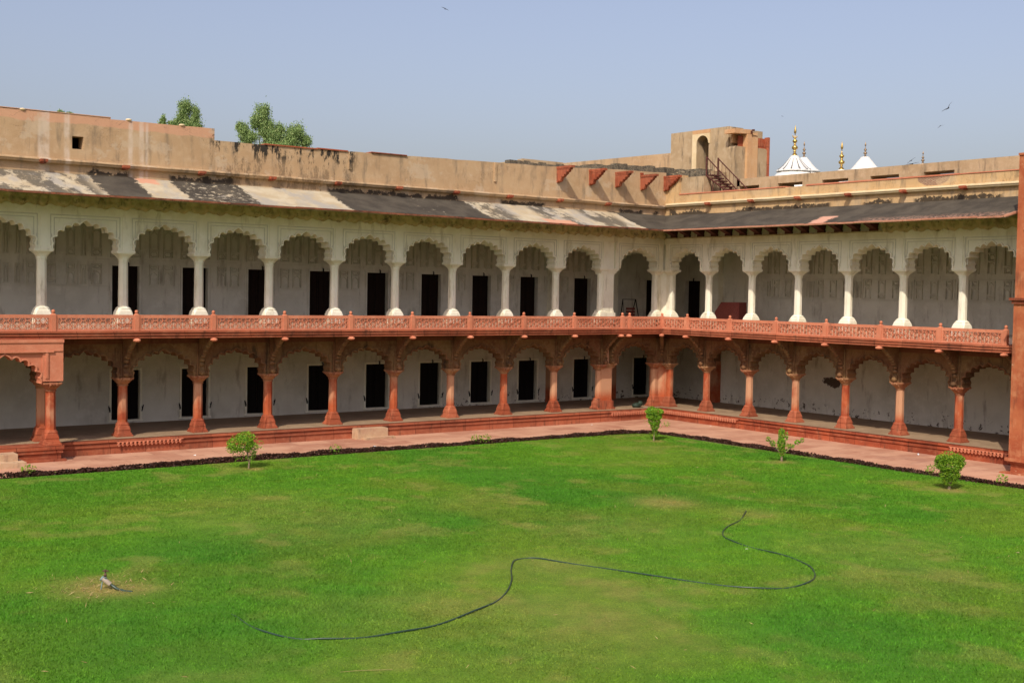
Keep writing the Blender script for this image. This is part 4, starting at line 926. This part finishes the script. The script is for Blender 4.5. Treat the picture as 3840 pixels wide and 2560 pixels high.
bush('tall inverted cone shrub of bright green leaves at the lawn corner', (-7.82, -7.74, -.55),
     [((0, 0, 1.28), (.42, .42, .17)), ((0, 0, 1.08), (.36, .36, .2)), ((.02, 0, .86), (.28, .28, .22)), ((.04, 0, .64), (.2, .2, .2)), ((.05, 0, .45), (.14, .14, .16)), ((-.12, .05, 1.42), (.16, .16, .1))],
     [([(0, 0, -.03), (.03, 0, .4), (.02, 0, .9), (0, 0, 1.3)], .035), ([(.02, 0, .3), (.1, .02, .6), (.22, .05, 1.2)], .015)], .075, 'leaf_lime', 2600, [((0, 0, .95), (.55, .5, .5), 130), ((.5, -.3, .75), (.2, .15, .1), 40), ((.1, 0, .3), (.3, .3, .15), 90)])
bush('spindly green shrub with spreading upright branches and bare gaps', (-7.98, -15.05, -.55),
     [((-.02, .02, 1.05), (.14, .14, .28)), ((-.05, .0, .72), (.18, .17, .24)), ((-.32, .2, .72), (.13, .12, .12)), ((-.46, .3, .88), (.11, .1, .11)), ((.3, -.2, .62), (.13, .12, .09)), ((.5, -.32, .76), (.13, .12, .1)), ((.64, -.44, .86), (.09, .08, .1)), ((.0, 0, .4), (.16, .16, .2)), ((.16, -.08, 1.0), (.07, .07, .2))],
     [([(0, 0, -.03), (-.03, 0, .4), (-.03, .02, .8), (-.02, .02, 1.3)], .05), ([(0, 0, .2), (-.2, .12, .55), (-.48, .3, .9)], .03), ([(0, 0, .25), (.3, -.2, .58), (.66, -.45, .9)], .03), ([(0, 0, .3), (.1, -.05, .7), (.18, -.1, 1.2)], .02)], .07, 'leaf_lime', 1250, [((0, 0, .6), (.3, .3, .35), 120)])
bush('clipped boxy dark green shrub nearest the red pavilion', (-8.29, -22.55, -.55),
     [((0, 0, .84), (.44, .42, .32)), ((.15, -.1, 1.06), (.31, .3, .16)), ((-.2, .12, 1.04), (.28, .28, .17)), ((0, 0, .54), (.37, .36, .24)), ((0, 0, .3), (.25, .24, .17)), ((.25, -.18, .95), (.24, .22, .25)), ((-.25, .18, .9), (.22, .22, .25))],
     [([(0, 0, -.03), (0, 0, .3), (.05, 0, .8)], .06), ([(0, 0, .1), (.15, -.1, .5)], .03), ([(0, 0, .1), (-.15, .1, .5)], .03)], .065, 'leaf_trim', 4600, [((0, 0, 1.2), (.38, .36, .11), 150)])

# ---- trees beyond the wall
def tree(label, base, top, clumps, n, spread=.5):
    t = thing('tree', label, 'tree', base, 0, 'trees rising beyond the long parapet')
    b = Vector(base); m = MB(); T = Vector(top)-b
    m.tube([(0, 0, -.2), tuple(T*.35+Vector((.2, .1, 0))), tuple(T*.7), tuple(T*.97)], [.34, .26, .15, .04], 8)
    for c, r in clumps:
        q = Vector(c)-b; m.tube([tuple(T*.6+Vector((0, 0, -.3))), tuple((T*.6+q)*.5+Vector((0, 0, -.4))), tuple(q)], [.1, .06, .025], 5)
    m.build('trunk', 'bark', t)
    P = []
    for c, r in clumps:
        q = np.array(Vector(c)-b); k_ = max(3, int(7*r[0]*r[2])); m_ = int(11*n*r[0]*r[2]/sum(a[1][0]*a[1][2] for a in clumps))
        subs = blob(q, np.array(r)*.75, 10+k_, .3)
        for s_ in subs: P.append(np.array(s_)+RNG.normal(size=(m_//len(subs)+1, 3))*np.array([r[0], r[1], r[2]*1.35])*RNG.uniform(.17, .33))
    P = np.concatenate(P)
    put('crown', leaf_mesh('crown', P, .155, .75, 3.2), 'leaf_tree', t)
tree('bushy dark green treetop showing above the pink stretch of parapet', (-7.23, 46.45, -.6), (-7.19, 46.43, 20.13),
     [((-7.31, 46.48, 19.65), (0.57, 0.57, 0.64)), ((-6.63, 46.21, 19.14), (0.43, 0.43, 0.64)), ((-7.7, 46.64, 18.88), (0.57, 0.57, 0.71)), ((-6.93, 46.33, 18.31), (0.85, 0.85, 0.64)), ((-8.0, 46.76, 18.25), (0.5, 0.5, 0.5)), ((-7.23, 46.45, 17.27), (1.21, 1.21, 1.0)), ((-7.37, 46.51, 15.5), (1.64, 1.64, 1.28)), ((-6.96, 46.34, 13.88), (1.42, 1.42, 1.21))], 3400)
tree('small sprig of treetop just left of the bushy dark treetop', (-8.53, 48.03, -.6), (-8.6, 48.06, 19.1),
     [((-8.6, 48.06, 18.86), (0.25, 0.25, 0.29)), ((-8.66, 48.08, 18.48), (0.32, 0.32, 0.29)), ((-8.04, 47.84, 18.59), (0.25, 0.25, 0.18)), ((-8.41, 47.99, 17.99), (0.57, 0.57, 0.57)), ((-8.52, 48.03, 16.44), (1.01, 1.01, 1.22))], 900)
tree('spreading three-lobed yellow-green treetop above the stained tan parapet', (-0.93, 43.66, -.6), (-1.88, 44.12, 20.16),
     [((-1.94, 44.14, 19.6), (0.6, 0.6, 0.64)), ((-2.27, 44.3, 18.9), (0.64, 0.64, 0.64)), ((-1.65, 44.01, 18.45), (0.71, 0.71, 0.78)), ((-1.15, 43.77, 17.85), (0.85, 0.85, 0.78)), ((-3.24, 44.75, 18.16), (0.5, 0.5, 0.5)), ((-2.87, 44.58, 17.56), (0.78, 0.78, 0.5)), ((0.44, 42.99, 18.17), (0.85, 0.85, 0.64)), ((0.14, 43.14, 17.46), (0.85, 0.85, 0.64)), ((1.12, 42.64, 17.47), (0.57, 0.57, 0.43)), ((-0.78, 43.59, 17.07), (1.42, 1.42, 0.57)), ((-0.64, 43.52, 18.43), (0.36, 0.36, 0.43)), ((-3.49, 44.86, 18.43), (0.36, 0.36, 0.36)), ((-1.07, 43.73, 15.33), (2.21, 2.21, 1.28)), ((-0.74, 43.57, 13.44), (1.78, 1.78, 1.28))], 7200)
tree('tiny tip of a distant treetop near the square wall hole', (-14.73, 53.30, -.6), (-14.95, 53.37, 19.49),
     [((-14.95, 53.37, 19.32), (0.3, 0.3, 0.19)), ((-14.27, 53.16, 19.23), (0.26, 0.26, 0.15)), ((-14.7, 53.29, 18.65), (0.74, 0.74, 0.52)), ((-14.69, 53.29, 17.21), (1.26, 1.26, 1.26))], 900)

# ------------------------------------------------------------------ marble domes and gilded finials
def finial(m, z, H, r, crescent=True):
    pr = [(0, 1.1), (.02, 1.15), (.03, .95), (.10, .55), (.11, .35), (.13, .35), (.14, .62), (.16, .62), (.17, .32), (.19, .45), (.23, 1.0), (.27, 1.12), (.31, .95), (.345, .35), (.36, .3), (.37, .5), (.385, .5), (.395, .3), (.42, .5), (.46, .85), (.50, .85), (.535, .4), (.56, .25), (.57, .5), (.585, .5), (.60, .2), (.66, .14), (.72, .16), (.73, .4), (.80, .46), (.88, .30), (.94, .12), (1.0, .02)]
    m.lathe([(z+H*a, r*b) for a, b in pr], 0, 0, 14)
def dome(label, x, y, z0, H, R, gold, finr, ribs=True, body=True):
    # z0: foot of the finial, H: its height
    t = thing('marble_dome', label, 'dome', (x, y, 0), 0, 'white marble domes beyond the shorter parapet')
    m = MB(); finial(m, z0-.02, H, finr); f = m.build('finial', gold, t)
    if ribs:
        m.v = []; 
        c = MB(); c.tube([(finr*.9*math.cos(a)*1.0, 0, z0+H*.66+finr*.9*math.sin(a)) for a in [math.pi*(1.0+.08*i)-.1 for i in range(13)]], [.02+.05*math.sin(math.pi*i/12) for i in range(13)], 6)
        cre = c.build('crescent', gold, f); cre.rotation_euler = (0, 0, -YAW)
    k_ = R; n = 24
    hood = MB(); rings = []
    prof = [(0, .20), (-.10, .23), (-.30, .34), (-.62, .50), (-.95, .68), (-1.2, .86), (-1.3, .97), (-1.36, 1.0), (-1.43, .99), (-1.45, .93)]
    s_ = R/1.62
    for dz, rr in prof:
        ring = []
        for i in range(n*4):
            a = 2*math.pi*i/(n*4); fl = 1-.055*rr*abs(math.cos(a*n/4))**6 if ribs else 1.0
            ring.append((R*rr*fl*math.cos(a), R*rr*fl*math.sin(a), z0+dz*s_*1.02))
        rings.append(ring)
    hood.loft(rings, True); hb = hood.build('dome_cap', 'marble', t)
    if ribs:
        g = MB()
        for i in range(12):
            a = 2*math.pi*i/12
            ps = [(R*(rr*.95)*math.cos(a), R*(rr*.95)*math.sin(a), z0+dz*s_*1.02+.02) for dz, rr in prof[2:7]]
            g.tube(ps, [.03, .045, .06, .08, .095], 5)
        g.lathe([(z0-1.56*s_, R*.92), (z0-1.42*s_, R*.93)], 0, 0, 40)  # dark ring painted as the shadow band below the cap's hem
        g.build('inlay_band', 'groove', hb)
    if body:
        b = MB(); b.lathe([(z0-1.52*s_, R*.90), (z0-1.7*s_, R*1.02), (z0-2.2*s_, R*1.28), (z0-3.0*s_, R*1.5), (z0-4.2*s_, R*1.55), (z0-5.0*s_, R*1.4), (z0-6.5*s_, R*1.4), (z0-6.6*s_, R*1.4), (0, R*1.4)], 0, 0, 40)
        b.build('dome_body', 'marble', t)
dome('largest ribbed white marble dome with a tall gilded finial and crescent', 46.89, 31.41, 19.18, 2.94, 1.70, 'gold', .26)
dome('white marble dome with a bronze finial partly behind the ribbed dome', 58.95, 40.38, 20.66, 1.76, 1.75, 'bronze', .18, False)
dome('white marble dome with dark bronze finial standing alone behind the parapet', 57.31, 31.23, 19.87, 1.56, 2.05, 'bronze', .17, False)
dome('gilded finial of a hidden dome between the ribbed and the lone dome', 51.21, 29.30, 18.03, 2.74, 1.5, 'gold', .27, False)
dome('small bronze finial of a hidden dome near the two low birds', 62.18, 27.93, 19.36, 1.30, 1.2, 'bronze', .16, False)

# ------------------------------------------------------------------ hose, tap and small things
hp = [(-34.69,-24.13),(-34.69,-24.58),(-34.74,-25.17),(-34.74,-25.74),(-34.62,-26.22),(-34.38,-26.61),(-34.13,-26.8),(-33.72,-27.03),(-33.26,-27.17),(-32.65,-27.23),(-31.95,-27.2),(-31.19,-26.96),(-30.48,-26.68),(-29.81,-26.35),(-29.1,-25.77),(-28.44,-25.04),(-27.95,-24.36),(-27.54,-23.85),(-27.2,-23.52),(-26.87,-23.45),(-26.63,-23.65),(-26.38,-24.25),(-25.98,-25.19),(-25.6,-26.25),(-25.18,-27.21),(-24.74,-28.1),(-24.32,-28.6),(-23.88,-28.83),(-23.34,-28.85),(-22.86,-28.73),(-22.34,-28.42),(-21.83,-27.91),(-21.53,-27.41),(-21.3,-26.88),(-21.27,-26.44),(-21.25,-25.86),(-21.19,-25.22),(-21.07,-24.67),(-20.85,-24.21),(-20.41,-23.74),(-19.7,-23.26),(-18.75,-22.8),(-17.85,-22.17),(-17.43,-21.85)]
def smooth(pts, n=5):
    R = []
    for i in range(len(pts)-1):
        p0, p1, p2, p3 = (Vector(pts[max(0, min(len(pts)-1, j))]) for j in (i-1, i, i+1, i+2))
        for k in range(n):
            t = k/n; R.append(.5*((2*p1)+(p2-p0)*t+(2*p0-5*p1+4*p2-p3)*t*t+(3*p1-p0-3*p2+p3)*t**3))
    R.append(Vector(pts[-1])); return R
hq = smooth(hp); n = len(hq)
MB().tube([(p.x, p.y, -.509+.010*math.sin(i*.45)-(.05*(1-i/14) if i < 14 else 0)) for i, p in enumerate(hq)], .018, 8).build('garden_hose', 'hose', label='long dark green hose snaking in loops across the lawn', cat='hose')
tap = thing('water_tap', 'rusty valve tap wired to a short pale pipe stub in dry grass', 'tap', (-36.07, -21.14, -.53))
rx, ry = .8, -.6
def tp(a, z, b=0.0): return (rx*a+.6*b, ry*a+.8*b, z)   # along the pipe, and across it
MB().tube([tp(-.085, .235), tp(.0, .185), tp(.09, .115)], [.046, .048, .05], 10).build('pipe', 'pipe', tap)
m = MB(); m.tube([tp(-.1, .245), tp(-.075, .23)], .055, 10); m.build('pipe_collar', 'wire', tap)
m = MB()
for k_ in range(3): m.lathe([(.20+.03*k_, .042-.006*k_), (.212+.03*k_, .042-.006*k_)], rx*-.015, ry*-.015, 10)
m.tube([tp(-.07, .2), tp(-.09, .1), tp(-.105, .0)], .012, 5); m.build('wire_binding', 'wire', tap)
m = MB(); m.lathe([(.18, .028), (.30, .026), (.305, .034), (.33, .034), (.335, .018), (.40, .016)], rx*-.015, ry*-.015, 8)
h_ = m.build('valve', 'valve', tap)
m = MB(); m.tube([tp(-.075, .395), tp(.05, .395)], .016, 6); m.tube([tp(-.015, .40, -.05), tp(-.015, .40, .05)], .016, 6); m.box(rx*-.015-.02, rx*-.015+.02, ry*-.015-.02, ry*-.015+.02, .38, .425)
m.build('handle', 'valve', h_)
MB().tube([tp(.085, .12), tp(.16, .07), tp(.26, .03, -.05), tp(.42, .005, -.1), tp(.6, .0, -.15)], .03, 8).build('hose_end', 'hose', tap)
# dry stalks scattered about the tap
P = np.concatenate([np.stack([RNG.uniform(-40, -8, 260), RNG.uniform(-34, -6, 260), RNG.uniform(-.52, -.495, 260)], -1), np.stack([RNG.normal(-36.1, .55, 140), RNG.normal(-21.0, .5, 140), RNG.uniform(-.525, -.48, 140)], -1), np.stack([RNG.normal(-36.1, .9, 60), RNG.normal(-21.0, .8, 60), RNG.uniform(-.525, -.49, 60)], -1)])
me = leaf_mesh('dry_stalks', P, .13, 0, 11); o = put('dry_grass', me, 'straw', kind='stuff'); o['label'] = 'pale dry grass stalks strewn round the water tap and over the lawn'; o['category'] = 'dry grass'
MB().tube([(-34.75, -28.75, -.49), (-34.5, -28.85, -.485), (-34.2, -28.98, -.49), (-33.95, -29.1, -.495)], [.004, .006, .006, .004], 6).build('twig', 'straw_bark', label='thin bare twig lying in the nearest grass', cat='twig')

# litter
def litter(label, x, y, z, s, mat='paper', grp='scraps of white litter'):
    m = MB(); v = [(random.uniform(-1, 1)*s, random.uniform(-.6, .6)*s, random.uniform(.0, .35)*s) for _ in range(7)]
    me = bpy.data.meshes.new('litter'); bm = bmesh.new()
    for p in v: bm.verts.new(p)
    bmesh.ops.convex_hull(bm, input=bm.verts); bm.to_mesh(me); bm.free()
    put('litter', me, mat, None, (x, y, z), label, 0, 'litter', grp)
litter('crumpled white scrap on the paving before the corner pier', -6.08, -1.6, -.548, .10)
litter('white scrap on the paving right of the corner shrub', -1.08, -4.62, -.548, .09)
litter('white scrap on the paving left of the leaning round shrub', -27.91, -4.04, -.548, .10)
litter('white scrap on the paving near the carved band', -26.6, -2.6, -.548, .10)
litter('white scrap in the lawn beside the hose bend', -21.5, -25.6, -.505, .05)
litter('bluish crumpled bag in the purple hedge', -19.95, -4.6, -.40, .13, 'plastic')
litter('pale stone chip in the grass at the right end of the lawn', -15.97, -29.6, -.51, .09, 'step')
m = MB(); m.lathe([(-.13, .035), (.05, .038), (.09, .02), (.12, .014)], 0, 0, 10); bo = m.build('plastic_bottle', 'plastic', None, (-1.25, -16.45, -.51), label='clear plastic bottle lying on the paving by the plinth', cat='bottle'); bo.rotation_euler = (math.pi/2, .3, 2.2)

# things kept on the floors
fs = thing('metal_stand', 'dark metal frame stand in the upper corner bay', 'stand', (-.55, 2.2, 4.33))
m = MB(); m.tube([(-.42, -.25, 0), (-.3, 0, 1.18), (.62, 0, 1.18), (.68, -.25, 0)], .03, 6); m.build('front_frame', 'hook', fs)
m = MB(); m.tube([(-.2, .3, 0), (-.28, .02, 1.16)], .028, 6); m.tube([(.62, .02, 1.16), (.55, .3, 0)], .028, 6); m.build('rear_leg', 'hook', fs)
m = MB()
for k_ in range(3): m.box(-.1, .48, -.12, -.05, .30+.16*k_, .42+.16*k_)
m.build('slat', 'hatch', fs)
hc = thing('stair_hatch', 'dark red sloping stair hatch standing on the upper gallery floor', 'hatch', rz=-math.pi/2)
MB().prism([(2.2, 4.33), (2.2, 4.98), (2.62, 5.46), (3.85, 5.48), (3.85, 4.33)], 'y', 1.55, 2.1).build('cover', 'hatch', hc)
MB().prism([(2.98, 4.5), (3.62, 5.42), (3.78, 5.42), (3.78, 4.5)], 'y', 1.535, 1.552).build('side_board', 'hatch', hc)
m = MB(); m.ell((0, 0, .10), (.28, .2, .15), 10, 6); m.ell((.2, -.05, .2), (.15, .13, .14), 8, 5); m.build('sack', 'bag', None, (-1.95, -.25, .02), label='dark green sack slumped on the arcade floor beside the corner pier', cat='sack')

# ------------------------------------------------------------------ birds in the sky
def bird(label, p, span, ang, lift=.15, fold=1.0):
    t = thing('bird', label, 'bird', tuple(p), 0, 'dark birds flying over the courtyard')
    R = Matrix(((.8, -.6, .0), (.6, .8, -.04), (.02, .04, 1.))).transposed()       # the bird's own frame: wings, body, up
    t.rotation_mode = 'QUATERNION'; t.rotation_quaternion = (R.to_4x4() @ Matrix.Rotation(ang, 4, 'Y')).to_quaternion()
    s = span
    b = MB(); b.loft([[(x, y+.0, z) for x, y, z in [(r*math.cos(a), yy, zz+r*.8*math.sin(a)) for a in [2*math.pi*i/8 for i in range(8)]]] for yy, r, zz in ((-.28*s, .006*s, .0), (-.22*s, .028*s, 0), (-.1*s, .055*s, 0), (.05*s, .05*s, 0), (.18*s, .02*s, 0), (.32*s, .045*s, -.0), (.34*s, .03*s, 0))], True)
    b.build('body', 'bird', t)
    for sg in (-1, 1):
        w = MB(); q = lift*s*(1 if sg > 0 else fold)
        top = [(sg*.03*s, -.10*s, .02*s), (sg*.22*s, -.14*s, .02*s+q*.7), (sg*.5*s, -.02*s, q), (sg*.30*s, .07*s, .02*s+q*.7), (sg*.03*s, .10*s, .02*s)]
        w.add(top+[(x, y, z-.012*s) for x, y, z in top], [(0, 1, 2, 3, 4), (9, 8, 7, 6, 5), (0, 5, 6, 1), (1, 6, 7, 2), (2, 7, 8, 3), (3, 8, 9, 4), (4, 9, 5, 0)])
        w.build('wing', 'birdw', t)
bird('small dark bird alone at the top of the sky', (-11.44, 3.72, 19.43), .42, math.radians(28), .02, -1)
bird('largest bird with broad blurred grey wings raised, right side of sky', (5.31, -12.9, 14.58), .66, math.radians(-35), .22, .3)
bird('small arched-wing bird just below the broad-winged one', (6.8, -11.53, 14.06), .34, math.radians(-22), -.10, 1.6)
bird('tiny bird left of the tallest gilded finial', (15.89, 6.12, 17.22), .18, math.radians(25), .10, 1)
bird('dark bird banking above the parapet beside the small finial', (4.44, -11.64, 12.22), .52, math.radians(-38), .01, 1)
bird('thin-winged bird skimming the parapet top', (6.91, -9.94, 12.37), .70, math.radians(-12), .03, 1)
